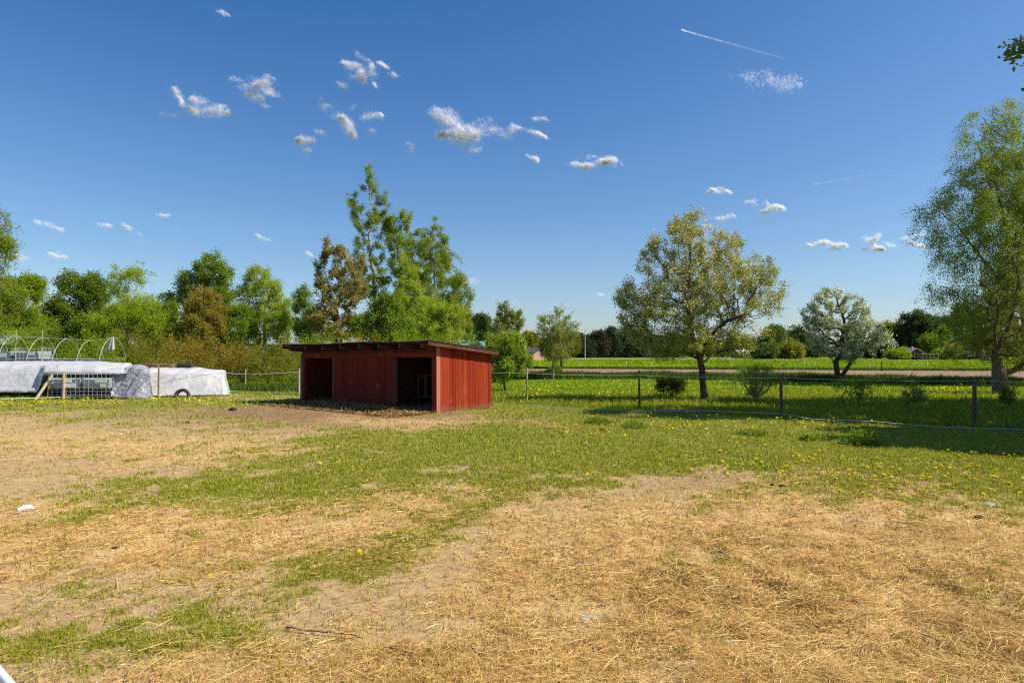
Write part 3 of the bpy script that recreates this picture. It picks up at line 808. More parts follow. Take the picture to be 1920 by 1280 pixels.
NMUL, SMUL, TMUL = 2.7, 1.02, .78
def tree(name, label, cat, Y, base_px, blobs, leaf, nleaf, size, trunk_r=.15, seed=1, mat_bark=None, group=None, natt=420, step=None, kill=None,
         trunk=None, limbs=(), shoot=.35, dirv=(0, 0, .4), spread=.10, clump=.5, csc=None, bloom=None, nbloom=0, bsize=.05, depth=None, wr=.55,
         rcut=.006, droop=0.0, ground=None, bloom_bias=None, jit=.25, shell=0.0, baseY=None, expo=.5, squat=0):
    nleaf = int(nleaf * NMUL); nbloom = int(nbloom * 1.35); size = size * SMUL; far = Y > 43; spread *= 1.15 if far else 1.0; nleaf = int(nleaf * .85) if far else nleaf; shoot *= 1.2 if far else 1.0; clump -= .03 if far else 0; bsize *= 1.12; trunk_r *= TMUL
    rng = np.random.default_rng(seed)
    bx = (base_px - 960) / F * Y
    z0 = hz(bx, Y) if Y < 40 else 0.0
    C, Rr = [], []
    for b in blobs:
        cx, cy, rx_, ry_ = b[:4]; dy = b[4] if len(b) > 4 else 0.0
        c = at(cx, cy, Y + dy); k = (Y + dy) / F
        C.append(c); Rr.append((rx_ * k, (depth or 1.0) * rx_ * k, ry_ * k))
    C, Rr = np.array(C), np.array(Rr)
    vol = Rr.prod(1) ** .75; vol /= vol.sum()
    A = []
    sc = csc or 1.6 / max(.4, np.median(Rr[:, 0]))
    tot = 0
    while tot < natt:
        m = natt * 3; k = rng.choice(len(C), m, p=vol)
        d = rng.normal(size=(m, 3)); d /= np.linalg.norm(d, axis=1)[:, None]
        rad = rng.random(m) ** (1 / (2.4 + 3 * shell))
        p = C[k] + d * rad[:, None] * Rr[k]
        keep = (fbm(p * sc, seed + 3, 3) > clump * .86 + .06 * rng.random(m)) & (p[:, 2] > z0 + .25)
        A.append(p[keep]); tot += keep.sum()
        if len(A) > 30: break
    A = np.concatenate(A)[:natt]
    ext = (A.max(0) - A.min(0)).max()
    step = step or ext / 24; kill = kill or step * 1.35
    if trunk: T = [np.array([bx, Y, z0 - .1])] + [at(a, b, Y + (c[0] if c else 0)) for a, b, *c in trunk]
    else:
        low = np.percentile(A[:, 2], 22); T = [np.array([bx, Y, z0 - .1]), np.array([bx + .1 * rng.normal(), Y, z0 + (low - z0) * .5]), np.array([bx * .6 + A[:, 0].mean() * .4, Y, low])]
    def dens(Tp):
        out = [Tp[0]]
        for a, b in zip(Tp[:-1], Tp[1:]):
            n_ = max(1, int(np.linalg.norm(b - a) / step))
            for t in range(1, n_ + 1): out.append(a + (b - a) * t / n_ + rng.normal(0, .02 * step, 3))
        return out
    starts = [dens(T)]
    for lm in limbs: starts.append(dens([at(a, b, Y + (c[0] if c else 0)) for a, b, *c in lm]))
    pos, par = grow(A, starts, step, kill, 90, rng, jit)
    r, ch, cnt = skeleton(pos, par, trunk_r, expo)
    # root flare
    fl = np.exp(-np.maximum(pos[:, 2] - z0, 0) / .25) * (np.abs(pos[:, 0] - bx) < 1); r = r * (1 + .35 * fl)
    if squat: r = r * (squat + (1 - squat) * np.exp(-np.maximum(pos[:, 2] - z0 - .9, 0) / .7))
    o = empty(name, (bx, Y, z0), label, cat, group)
    off = np.array([bx, Y, z0])
    mb = tubes_from(pos - off, par, r, ch, rcut)
    mb.build('trunk', mat_bark or M_bark, o, smooth=True)
    # foliage on the outer twigs
    lim = np.percentile(cnt, 72)
    tw = np.where((cnt <= max(lim, 3)) & (pos[:, 2] > z0 + .2))[0]
    tw = tw[np.arange(len(tw))]
    tdir = pos[tw] - pos[np.maximum(par[tw], 0)]; tdir /= np.linalg.norm(tdir, axis=1)[:, None] + 1e-9
    cen = A.mean(0)
    nsh = len(tw) * 2
    sel = np.r_[np.arange(len(tw)), rng.integers(0, len(tw), nsh - len(tw))]
    outw = pos[tw][sel] - cen; outw /= np.linalg.norm(outw, axis=1)[:, None] + 1e-9
    sd = tdir[sel] * .7 + outw * .45 + np.array(dirv) + rng.normal(0, .45, (nsh, 3)); sd /= np.linalg.norm(sd, axis=1)[:, None]
    sl = shoot * rng.uniform(.35, 1.25, nsh)
    def place(n, sprd):
        q = rng.integers(0, nsh, n); t = rng.random(n) ** .8
        p = pos[tw][sel][q] + sd[q] * (sl[q] * t)[:, None]
        if droop: p[:, 2] -= droop * sl[q] * t * t
        p += rng.normal(0, sprd, (n, 3))
        return p, q
    p, q = place(nleaf, spread)
    # thin the foliage where the crown is open
    keepn = fbm(p * sc * 1.7, seed + 8, 3); keep = keepn > .33 + .1 * rng.random(len(p)); p, q = p[keep], q[keep]
    ax = sd[q] * .5 + rng.normal(0, .8, p.shape) + np.array([0, 0, -.35 - droop]); nr = rng.normal(0, 1, p.shape) + np.array([0, 0, .8])
    sz = size * rng.uniform(.6, 1.3, len(p))
    V, Fq = quads(p - off, sz, ax, nr, wr)
    mesh_np('crown', V, Fq, leaf, o)
    if bloom:
        p, q = place(nbloom * 2, spread * 1.15)
        if bloom_bias is not None: p = p[bloom_bias(p, cen, rng)]
        p = p[:nbloom]
        V, Fq = quads(p - off, bsize * rng.uniform(.6, 1.3, len(p)), rng.normal(0, 1, p.shape), rng.normal(0, 1, p.shape), .9, .05)
        mesh_np('blossom', V, Fq, bloom, o)
    return o

M_bark = bark_mat('grey_brown_bark', (.07, .052, .038), (.17, .13, .10))
M_bark_a = bark_mat('apple_bark', (.045, .032, .024), (.15, .105, .075))
M_bark_o = bark_mat('old_apple_bark', (.06, .042, .028), (.27, .19, .12), (5, 5, 1.6))
M_bark_b = bark_mat('birch_bark', (.30, .27, .23), (.55, .51, .45), spots=(.06, .05, .045))
M_bark_p = bark_mat('pine_bark', (.20, .11, .06), (.34, .20, .12))
L_apple = leaf_mat('apple_leaf', [(.15, .19, .022), (.26, .30, .035), (.34, .36, .055), (.40, .38, .10)])
L_apple2 = leaf_mat('green_apple_leaf', [(0.126, 0.210, 0.036), (0.210, 0.316, 0.052), (0.316, 0.378, 0.084)])
B_apple = leaf_mat('cream_pink_blossom', [(.68, .58, .36), (.80, .70, .48), (.85, .76, .60)], .4, (1, 1, 1), csc=2)
B_white = leaf_mat('white_blossom', [(.78, .74, .62), (.90, .87, .80)], .4, (1, 1, 1), csc=2)
L_birch = leaf_mat('birch_leaf', [(0.149, 0.207, 0.025), (0.253, 0.316, 0.037), (0.345, 0.391, 0.057)])
L_birch_y = leaf_mat('young_birch_leaf', [(0.216, 0.315, 0.037), (0.363, 0.450, 0.052), (0.450, 0.450, 0.085)])
L_green = leaf_mat('fresh_green_leaf', [(0.121, 0.190, 0.021), (0.201, 0.287, 0.030), (0.299, 0.380, 0.046)])
L_mid = leaf_mat('dark_green_leaf', [(0.103, 0.161, 0.017), (0.178, 0.247, 0.028), (0.276, 0.345, 0.039)])
L_bright = leaf_mat('bright_yellow_green_leaf', [(0.178, 0.267, 0.017), (0.276, 0.367, 0.025), (0.393, 0.450, 0.045)])
L_copper = leaf_mat('copper_leaf', [(.23, .175, .034), (.33, .265, .05), (.32, .34, .055)])
L_bronze = leaf_mat('bronze_aspen_leaf', [(.27, .215, .08), (.37, .31, .12), (.33, .35, .09)])
L_aspen = leaf_mat('pale_aspen_leaf', [(0.178, 0.223, 0.053), (0.282, 0.312, 0.089), (0.371, 0.394, 0.149)])
L_pine = leaf_mat('pine_needles', [(0.027, 0.046, 0.019), (0.049, 0.076, 0.030), (0.081, 0.108, 0.041)], .15)
L_rust = leaf_mat('rusty_twigs', [(.26, .18, .030), (.36, .27, .045), (.35, .34, .055)], .45)
L_far = leaf_mat('far_green_leaf', [(0.068, 0.115, 0.030), (0.115, 0.169, 0.041), (0.169, 0.223, 0.054)], csc=.3)
L_far_y = leaf_mat('far_yellow_leaf', [(0.176, 0.203, 0.027), (0.257, 0.270, 0.035), (0.324, 0.317, 0.047)], csc=.3)
L_far_d = leaf_mat('far_dark_leaf', [(0.041, 0.068, 0.027), (0.074, 0.108, 0.038), (0.108, 0.142, 0.047)], csc=.3)

LEFT = 'trees of the grove behind the plastic heaps'
# left grove, left to right
tree('birch_tree', 'tall birch cut by the left edge of the picture', 'tree', 46, -22, [(-6, 470, 28, 75), (-14, 560, 42, 70), (4, 425, 12, 35), (22, 455, 14, 9)], L_birch, 15000, .11, .2, 11, M_bark_b, LEFT, 380, shoot=.8, dirv=(0, 0, -.4), spread=.12, droop=.5)
tree('maple_tree', 'bright green bushy tree between the left edge birch and the dark tree', 'tree', 48, 40, [(38, 545, 38, 30), (58, 540, 20, 24), (18, 590, 45, 42), (62, 612, 36, 34)], L_bright, 15000, .14, .17, 12, M_bark, LEFT, 380, spread=.15, clump=.46)
tree('maple_tree', 'dark green broad tree left of the thin pale birch', 'tree', 50, 152, [(150, 565, 46, 46), (120, 532, 16, 22), (140, 525, 22, 16), (178, 532, 20, 18), (150, 620, 60, 38), (108, 585, 26, 24)], L_mid, 21000, .15, .2, 13, M_bark, LEFT, 480, spread=.15, clump=.45)
tree('birch_tree', 'thin pale airy birch right of the dark broad tree', 'tree', 54, 252, [(240, 520, 26, 26), (225, 545, 20, 34), (258, 505, 14, 14), (250, 575, 36, 34), (280, 570, 12, 20)], L_birch_y, 8500, .11, .13, 14, M_bark_b, LEFT, 420, shoot=.7, dirv=(0, 0, -.5), droop=.5, clump=.52)
tree('maple_tree', 'yellow green bush tree at the foot of the thin birch', 'tree', 49, 235, [(235, 615, 62, 40), (270, 600, 40, 36), (205, 628, 40, 30)], L_bright, 15000, .14, .14, 15, M_bark, LEFT, 340, spread=.16, clump=.44)
tree('maple_tree', 'tall yellow green tree rising behind the copper leaved one', 'tree', 55, 388, [(398, 520, 38, 34), (398, 490, 16, 20), (362, 532, 30, 28), (330, 560, 26, 12), (395, 570, 44, 44), (420, 545, 18, 30)], L_green, 18000, .14, .19, 16, M_bark, LEFT, 460, spread=.14, clump=.47)
tree('beech_tree', 'reddish brown copper leaved tree in the middle of the grove', 'tree', 50, 386, [(386, 575, 34, 38), (390, 610, 44, 42), (374, 630, 40, 26)], L_copper, 18000, .13, .17, 17, M_bark, LEFT, 380, spread=.13, clump=.42)
tree('maple_tree', 'small dark green tree left of the copper leaved one', 'tree', 52, 320, [(318, 585, 24, 18), (325, 612, 34, 34), (300, 632, 34, 26)], L_mid, 10000, .14, .12, 18, M_bark, LEFT, 260, spread=.14, clump=.46)
tree('birch_tree', 'full green birch with pointed top midway between copper tree and shelter', 'tree', 53, 495, [(488, 520, 22, 22), (496, 555, 34, 34), (500, 600, 46, 42), (470, 545, 16, 36), (520, 575, 20, 40)], L_birch_y, 20000, .115, .17, 19, M_bark_b, LEFT, 460, shoot=.6, dirv=(0, 0, -.2), droop=.3, clump=.46)
tree('maple_tree', 'dark green small tree between copper tree and full birch', 'tree', 51, 448, [(452, 590, 24, 18), (448, 615, 30, 32), (440, 640, 30, 20)], L_green, 9500, .13, .11, 20, M_bark, LEFT, 240, spread=.14, clump=.47)
tree('aspen_tree', 'small fresh green tree left of the bronze aspen', 'tree', 52, 568, [(566, 560, 14, 20), (570, 590, 22, 34), (578, 620, 26, 30)], L_green, 7000, .13, .1, 21, M_bark, LEFT, 240, spread=.12)
tree('aspen_tree', 'bronze leaved aspen with loose upright branches left of the tall birch', 'tree', 50, 640, [(616, 475, 12, 30), (640, 500, 18, 38), (600, 515, 12, 30), (630, 550, 36, 40), (660, 540, 26, 46), (625, 605, 48, 40), (672, 500, 12, 20)], L_bronze, 13500, .15, .17, 22, M_bark, LEFT, 520, shoot=.5, dirv=(0, 0, .7), spread=.09, clump=.5)
tree('birch_tree', 'tallest birch of the grove, slender and airy above the shelter', 'tree', 56, 705, [(688, 345, 14, 34), (703, 375, 20, 26), (664, 390, 14, 28), (690, 420, 34, 36), (722, 408, 14, 24), (690, 470, 26, 40), (700, 530, 32, 40), (680, 505, 26, 26)], L_birch, 16000, .11, .22, 23, M_bark_b, LEFT, 640, shoot=.6, dirv=(0, 0, .25), spread=.10, clump=.5)
tree('maple_tree', 'light yellow green tree top between the tallest birch and the drooping birch', 'tree', 57, 752, [(735, 428, 20, 22), (758, 412, 14, 18), (745, 455, 28, 22), (755, 500, 30, 36)], L_bright, 8000, .13, .15, 24, M_bark, LEFT, 360, clump=.46)
tree('birch_tree', 'drooping birch with a domed crown right of the tallest birch', 'tree', 54, 790, [(806, 425, 20, 26), (800, 465, 38, 40), (830, 480, 22, 46), (800, 520, 46, 40), (838, 535, 24, 44), (812, 590, 56, 50), (780, 575, 40, 50)], L_birch, 34000, .115, .24, 25, M_bark_b, LEFT, 760, shoot=.9, dirv=(0, 0, -.6), droop=.6, clump=.45)
tree('birch_tree', 'yellow green young birch in front of the drooping birch', 'tree', 49, 775, [(762, 520, 18, 40), (770, 560, 30, 40), (790, 600, 50, 44), (835, 610, 34, 36)], L_birch_y, 22000, .115, .17, 26, M_bark_b, LEFT, 520, shoot=.6, dirv=(0, 0, .4), clump=.45)
tree('maple_tree', 'fresh green bush tree directly behind the shelter roof', 'tree', 45, 720, [(720, 595, 30, 34), (700, 620, 36, 30), (745, 620, 34, 30), (735, 575, 18, 18)], L_green, 14000, .15, .15, 27, M_bark, LEFT, 320, spread=.15, clump=.44)
tree('birch_tree', 'sparse young birch at the right end of the grove', 'tree', 50, 862, [(860, 545, 14, 30), (848, 585, 20, 34), (874, 560, 8, 16)], L_birch, 5000, .11, .09, 28, M_bark_b, LEFT, 240, shoot=.5, clump=.5)
tree('birch_tree', 'slim grey green tree in the gap right of the grove', 'tree', 78, 876, [(876, 590, 9, 24), (872, 620, 14, 24)], L_birch, 3500, .16, .10, 29, M_bark, None, 150, clump=.47)
tree('pine_tree', 'reddish pine crown above the green metal roof', 'tree', 110, 886, [(880, 605, 16, 10), (896, 602, 10, 9), (868, 612, 14, 8), (890, 618, 12, 7)], leaf_mat('reddish_pine', [(.09, .06, .03), (.13, .09, .04), (.10, .11, .045)], .2), 4200, .3, .2, 30, M_bark_p, None, 180, spread=.25)
tree('poplar_tree', 'narrow blue green tree right of the reddish pine', 'tree', 100, 908, [(907, 606, 10, 14), (908, 630, 12, 22)], L_far, 4500, .26, .2, 31, M_bark, None, 180, spread=.2, clump=.45)
tree('birch_tree', 'pointed loose birch standing behind the right end of the shelter', 'tree', 40, 946, [(944, 580, 9, 20), (950, 605, 22, 22), (940, 632, 24, 26), (966, 610, 14, 26), (955, 660, 28, 26)], L_aspen, 11000, .085, .11, 32, M_bark_b, None, 460, shoot=.4, dirv=(0, 0, .3), spread=.07, clump=.48)
tree('blossom_shrub', 'leafy shrub with white blossom beside the right wall of the shelter', 'shrub', 31, 948, [(935, 660, 22, 22), (958, 650, 26, 24), (945, 690, 34, 24), (975, 680, 22, 22), (925, 640, 14, 12)], L_bright, 14000, .075, .06, 33, M_bark, None, 420, shoot=.25, spread=.07, clump=.44, bloom=B_white, nbloom=900, bsize=.055)
tree('aspen_tree', 'young pale aspen with airy crown above a round bush right of the shelter', 'tree', 44, 1037, [(1048, 600, 14, 20), (1022, 605, 12, 16), (1045, 625, 32, 20), (1015, 625, 10, 14), (1070, 620, 12, 20), (1045, 655, 30, 22)], L_aspen, 4200, .11, .10, 34, bark_mat('pale_bark', (.25, .20, .13), (.42, .34, .22)), None, 340, shoot=.4, dirv=(0, 0, .5), spread=.06, clump=.47, trunk=[(1037, 690), (1038, 676), (1041, 660)])
tree('willow_bush', 'dense yellow green round bush tree behind the young aspen', 'tree', 72, 1052, [(1050, 648, 34, 22), (1030, 655, 18, 16), (1070, 645, 18, 22)], leaf_mat('olive_yellow_leaf', [(.12, .11, .010), (.18, .165, .014), (.22, .20, .02)]), 13000, .15, .15, 35, M_bark, None, 300, spread=.16, clump=.4)
tree('box_bush', 'small clipped round green bush before the ploughed strip', 'shrub', 46, 1040, [(1040, 697, 13, 10), (1040, 702, 15, 9)], L_green, 7000, .075, .05, 36, M_bark, None, 200, shoot=.12, spread=.05, clump=.3)

# big apple tree in the middle of the lawn
def apple_bias(p, cen, rng):
    s = (p[:, 2] - cen[2]) * .30 - (p[:, 0] - cen[0]) * .10 + rng.normal(0, .45, len(p)); return s > -.35
AP = [(1268, 455, 52, 42), (1310, 440, 44, 36), (1345, 470, 52, 44), (1250, 500, 60, 44), (1320, 520, 90, 60), (1400, 520, 58, 38), (1430, 545, 40, 34), (1200, 560, 46, 30), (1185, 590, 34, 24),
      (1270, 580, 90, 44), (1390, 580, 70, 40), (1240, 625, 60, 36), (1310, 640, 80, 30), (1400, 630, 50, 26), (1290, 420, 22, 18), (1200, 620, 34, 26), (1235, 660, 40, 20), (1380, 660, 36, 14)]
tree('apple_tree', 'big spreading apple tree with cream blossom in the middle of the lawn', 'tree', 24.6, 1322, AP, L_apple, 34000, .064, .15, 41, M_bark_a, None, 2600, step=.14, kill=.18, shoot=.30, dirv=(0, 0, .65), spread=.06, clump=.43, csc=1.1,
     bloom=B_apple, nbloom=13500, bsize=.052, bloom_bias=apple_bias, rcut=.0065, depth=1.0, expo=.47,
     trunk=[(1321, 745), (1318, 720), (1316, 690), (1312, 672)], limbs=[[(1312, 674), (1290, 664), (1268, 662, .3), (1240, 655, .6)], [(1313, 672), (1300, 640), (1292, 600), (1288, 560)], [(1316, 682), (1335, 664), (1360, 656, -.5), (1390, 650, -.9)], [(1312, 670), (1330, 630, -.3), (1365, 600, -.6), (1395, 590, -.8)]])
WB = [(1548, 575, 26, 30), (1570, 570, 22, 28), (1590, 590, 30, 34), (1612, 590, 18, 34), (1530, 600, 26, 26), (1560, 625, 44, 36), (1620, 630, 42, 30), (1650, 645, 24, 22), (1580, 655, 44, 22), (1545, 655, 24, 18), (1535, 590, 18, 22)]
tree('apple_tree', 'white blossoming apple tree with two leaning trunks', 'tree', 40, 1570, WB, L_apple2, 9000, .09, .24, 42, M_bark_a, None, 900, step=.2, kill=.27, shoot=.42, dirv=(0, 0, .6), spread=.06, clump=.53, bloom=B_white, nbloom=9000, bsize=.078,
     trunk=[(1572, 708), (1569, 694), (1567, 680), (1574, 664), (1566, 644)], limbs=[[(1573, 712), (1583, 698), (1597, 678), (1612, 656), (1618, 640)], [(1612, 656), (1628, 653)], [(1574, 664), (1578, 640), (1585, 610)]], rcut=.012, expo=.42)
# right edge: big drooping birch and the old gnarled apple tree
BI = [(1838, 235, 34, 40), (1812, 270, 26, 30), (1890, 270, 50, 60), (1850, 320, 60, 50), (1790, 350, 44, 36), (1765, 390, 32, 46), (1830, 400, 70, 56), (1900, 400, 60, 70), (1775, 450, 34, 40), (1830, 480, 60, 44), (1890, 500, 50, 60),
      (1790, 540, 40, 44), (1840, 560, 50, 44), (1765, 580, 22, 30), (1905, 200, 24, 40), (1950, 330, 70, 120), (1960, 500, 70, 120), (1820, 605, 50, 26)]
tree('birch_tree', 'very tall weeping birch filling the right edge of the picture', 'tree', 36, 1932, BI, L_birch, 72000, .08, .22, 43, bark_mat('dark_birch_bark', (.05, .042, .035), (.20, .17, .14), spots=(.35, .32, .28)), None, 1700, step=.27, kill=.37, shoot=1.25, dirv=(0, 0, -1.0), droop=.6, spread=.12, clump=.45, csc=.75,
     trunk=[(1928, 640), (1915, 560), (1895, 470), (1880, 400), (1862, 330)], limbs=[[(1915, 560), (1870, 520), (1830, 470), (1800, 430)], [(1925, 600), (1880, 590), (1830, 570)], [(1895, 470), (1930, 380), (1920, 260)]], rcut=.009, expo=.48)
OA = [(1880, 560, 40, 34), (1905, 600, 50, 44), (1870, 640, 44, 34), (1850, 660, 30, 24), (1930, 660, 50, 40), (1905, 520, 30, 40), (1855, 610, 26, 24), (1900, 470, 24, 40)]
tree('apple_tree', 'old gnarled apple tree with a thick bare trunk at the right edge', 'tree', 28.7, 1878, OA, leaf_mat('old_apple_leaf', [(.10, .13, .02), (.17, .195, .032), (.25, .23, .06)]), 11000, .07, .36, 44, M_bark_o, None, 760, step=.17, kill=.23, shoot=.3, spread=.07, clump=.5, bloom=B_apple, nbloom=900, bsize=.045,
     trunk=[(1877, 728), (1875, 712), (1872, 690), (1866, 668), (1868, 645)], limbs=[[(1874, 700), (1894, 697), (1912, 688), (1935, 660)], [(1866, 668), (1846, 652), (1826, 634), (1826, 602), (1800, 599)], [(1868, 645), (1864, 622), (1872, 590), (1870, 570)], [(1868, 660), (1890, 620), (1905, 560)]], rcut=.01, expo=.5, squat=.5)
# trees of the row outside the frame on the right: they throw the shade over the right lawn, and one lets a twig into the picture
tree('lime_tree', 'tree beyond the right edge whose leafy twig reaches into the upper right corner', 'tree', 17.8, 2290, [(2270, 330, 180, 170), (2290, 60, 190, 190), (2280, -220, 170, 200), (2270, 480, 200, 90), (2110, 150, 100, 60), (1995, 130, 50, 24), (1946, 98, 22, 12), (1943, 100, 18, 10)], L_mid, 34000, .16, .3, 45, M_bark, None, 900, step=.3, kill=.4, limbs=[[(2275, 300), (2200, 190), (2110, 150), (2000, 122), (1945, 102), (1914, 97)]], shoot=.4, spread=.14, clump=.45, rcut=.012)
tree('lime_tree', 'shade tree standing just outside the right edge before the other', 'tree', 12.6, 2620, [(2620, 330, 330, 200), (2620, 120, 300, 170), (2520, 500, 300, 90)], L_mid, 13000, .34, .28, 46, M_bark, None, 500, step=.4, kill=.55, shoot=.4, spread=.14, clump=.42, rcut=.012)
tree('lime_tree', 'tree beyond the right edge between the birch and the corner tree', 'tree', 21.5, 2260, [(2240, 400, 160, 130), (2270, 180, 170, 160), (2260, 0, 150, 140), (2190, 520, 160, 70)], L_mid, 13000, .36, .28, 47, M_bark, None, 450, step=.45, kill=.6, shoot=.4, spread=.14, clump=.42, rcut=.012)

# shrubs and saplings on the lawn
def dist(py): return ground_at(960, py)[1]
tree('dark_bush', 'small dense dark bush left of the big apple tree trunk', 'shrub', dist(745), 1258, [(1258, 724, 22, 16), (1248, 722, 16, 14), (1262, 732, 20, 12), (1272, 720, 12, 12)], leaf_mat('dark_bush_leaf', [(.040, .055, .014), (.075, .095, .02), (.13, .14, .035)]), 3600, .05, .03, 51, M_bark, None, 260, shoot=.24, spread=.05, clump=.47)
tree('twiggy_bush', 'tall twiggy bush with fine green leaves right of the big apple tree', 'shrub', dist(754), 1416, [(1418, 715, 32, 22), (1400, 705, 24, 18), (1440, 712, 20, 22), (1420, 735, 22, 14), (1415, 695, 34, 12)], L_apple2, 2400, .045, .085, 52, bark_mat('tan_twig', (.18, .13, .08), (.32, .24, .15)), None, 420, shoot=.22, dirv=(0, 0, .6), spread=.05, clump=.45, rcut=.003, trunk=[(1416, 750), (1416, 747)],
     limbs=[[(1416, 748), (1400, 728)], [(1416, 748), (1408, 722)], [(1416, 748), (1418, 720)], [(1416, 748), (1430, 724)], [(1416, 748), (1440, 730)]])
tree('sapling', 'thin forked sapling, left one of the two right of the dark post', 'sapling', dist(763), 1586, [(1580, 722, 14, 12), (1594, 730, 12, 12), (1572, 728, 10, 8)], L_apple2, 330, .055, .022, 53, M_bark, None, 130, shoot=.16, spread=.04)
tree('sapling', 'thin leaning dark sapling, right one of the two right of the dark post', 'sapling', dist(766), 1610, [(1618, 722, 12, 10), (1626, 732, 9, 10), (1612, 738, 8, 9)], L_mid, 380, .055, .024, 54, M_bark, None, 130, shoot=.14, spread=.04)
tree('sapling', 'pale leafy sapling between the thin saplings and the thick dark post', 'sapling', dist(768), 1712, [(1712, 722, 11, 14), (1714, 742, 16, 12), (1706, 752, 12, 8)], L_aspen, 800, .055, .025, 55, M_bark, None, 170, shoot=.14, spread=.04)
tree('sapling', 'dark leafy young plant at the foot of the old gnarled tree', 'sapling', dist(770), 1890, [(1888, 748, 12, 12), (1892, 735, 8, 10)], L_mid, 600, .055, .022, 56, M_bark, None, 120, shoot=.12, spread=.04)

# rusty thicket behind the heaps
TG = 'bushes of the rusty thicket along the grove edge'
TH = [(20, 655, 60, 30, 0, 38), (95, 650, 55, 30, 3, 39), (165, 655, 50, 34, 0, 38), (230, 655, 50, 34, 1, 40), (290, 660, 48, 34, 1, 39), (345, 668, 46, 32, 2, 37), (395, 675, 46, 34, 2, 36), (450, 682, 42, 34, 2, 36), (505, 686, 44, 34, 1, 35),
      (548, 675, 36, 36, 1, 37), (600, 660, 50, 30, 0, 41), (670, 655, 50, 26, 2, 42), (745, 650, 56, 28, 0, 42), (820, 655, 46, 26, 0, 41), (880, 665, 30, 22, 3, 40)]
TL = [L_bright, leaf_mat('thicket_olive', [(.19, .18, .022), (.26, .25, .03), (.28, .31, .04)], .4), L_rust, L_green]
TN = ['yellow green bush of the thicket', 'olive bush of the thicket', 'rust coloured bush of the thicket', 'fresh green bush of the thicket']
WH = ['at the left edge behind the tunnel frame', 'behind the two support posts of the tunnel', 'behind the middle of the tunnel frame', 'behind the white rag', 'just right of the tunnel frame', 'left of the copper tree behind the pallet', 'under the copper leaved tree', 'behind the end of the shorter white cover', 'behind the thin pale post', 'against the left end of the shelter', 'behind the left half of the shelter roof', 'under the bronze aspen', 'behind the middle of the shelter roof', 'behind the right half of the shelter roof', 'behind the right end of the shelter roof']
rw2 = np.random.default_rng(31)
for i, (cx, cy, rx_, ry_, k, Yd) in enumerate(TH):
    g_ = dist(735)
    tree('thicket_bush', TN[k] + ' ' + WH[i], 'shrub', Yd, cx, [(cx + rx_ * rw2.uniform(-.3, .3), cy + rw2.uniform(-8, 8), rx_ * .4, ry_ * .9), (cx - rx_ * .5, cy + rw2.uniform(4, 24), rx_ * .4, ry_ * .9), (cx + rx_ * .5, cy + rw2.uniform(4, 24), rx_ * .45, ry_ * .9), (cx, cy + 30, rx_ * .8, 26), (cx + rx_ * rw2.uniform(-.8, .8), cy - ry_ * .7, rx_ * .14, ry_ * .6)], TL[k], 3300, .10, .05, 60 + i, M_bark, TG, 240, shoot=.75, dirv=(0, 0, 1.0), spread=.13, clump=.47, wr=.42, rcut=.008)

# distant trees
tree('far_tree', 'rounded green tree right behind the big apple tree', 'tree', 190, 1452, [(1450, 635, 26, 20), (1440, 650, 26, 16), (1456, 622, 14, 12)], L_far, 6500, .6, .3, 81, M_bark, None, 200, spread=.5, clump=.4)
tree('far_tree', 'dark blue green tree left of the white blossom tree', 'tree', 200, 1500, [(1500, 640, 30, 22), (1490, 628, 16, 14), (1525, 650, 26, 18)], L_far_d, 7000, .6, .3, 82, M_bark, None, 220, spread=.5, clump=.4)
tree('far_tree', 'yellow rounded bush left of the dark blue green tree', 'shrub', 176, 1482, [(1484, 654, 20, 13), (1478, 662, 26, 9)], L_far_y, 6000, .45, .2, 83, M_bark, None, 200, spread=.4, clump=.32)
tree('far_tree', 'olive bush before the long low white roofed building', 'shrub', 172, 1440, [(1440, 656, 16, 12), (1430, 663, 20, 8)], L_far, 5000, .45, .2, 84, M_bark, None, 180, spread=.4, clump=.32)
tree('far_tree', 'yellowish willow tree right behind the white blossom tree', 'tree', 185, 1664, [(1664, 626, 18, 22), (1660, 645, 22, 20)], L_far_y, 6000, .55, .3, 85, M_bark, None, 200, spread=.4, clump=.38)
tree('far_tree', 'large dark tree left of the red cottage', 'tree', 178, 1712, [(1712, 610, 26, 26), (1700, 630, 24, 26), (1735, 615, 28, 26), (1725, 640, 34, 22)], L_far_d, 12000, .5, .45, 86, M_bark, None, 320, spread=.45, clump=.44)
tree('far_tree', 'dark tree crown behind the gambrel roofed house', 'tree', 205, 1790, [(1780, 605, 40, 30), (1820, 600, 40, 34), (1800, 635, 50, 24), (1860, 610, 40, 36), (1900, 620, 40, 36)], L_far_d, 14000, .6, .45, 87, M_bark, None, 340, spread=.5, clump=.42)
tree('far_tree', 'light green tree between the cottage and the gambrel roofed house', 'tree', 168, 1745, [(1742, 640, 14, 14), (1752, 652, 20, 14), (1768, 630, 12, 18)], L_green, 6000, .42, .2, 88, M_bark, None, 200, spread=.35, clump=.4)
tree('far_tree', 'yellow green hedge bush left of the red cottage', 'shrub', 158, 1685, [(1680, 665, 16, 7), (1694, 663, 10, 9)], L_bright, 4000, .35, .15, 89, M_bark, None, 140, spread=.3, clump=.3)
tree('far_tree', 'yellow green bush right of the open shed', 'shrub', 158, 1768, [(1768, 664, 12, 8)], L_bright, 2500, .35, .15, 90, M_bark, None, 90, spread=.3, clump=.3)
tree('far_tree', 'small bronze tree in front of the gambrel roofed house', 'tree', 150, 1790, [(1790, 655, 14, 9), (1784, 662, 10, 6)], L_bronze, 2600, .3, .12, 91, M_bark, None, 120, spread=.25, clump=.4)
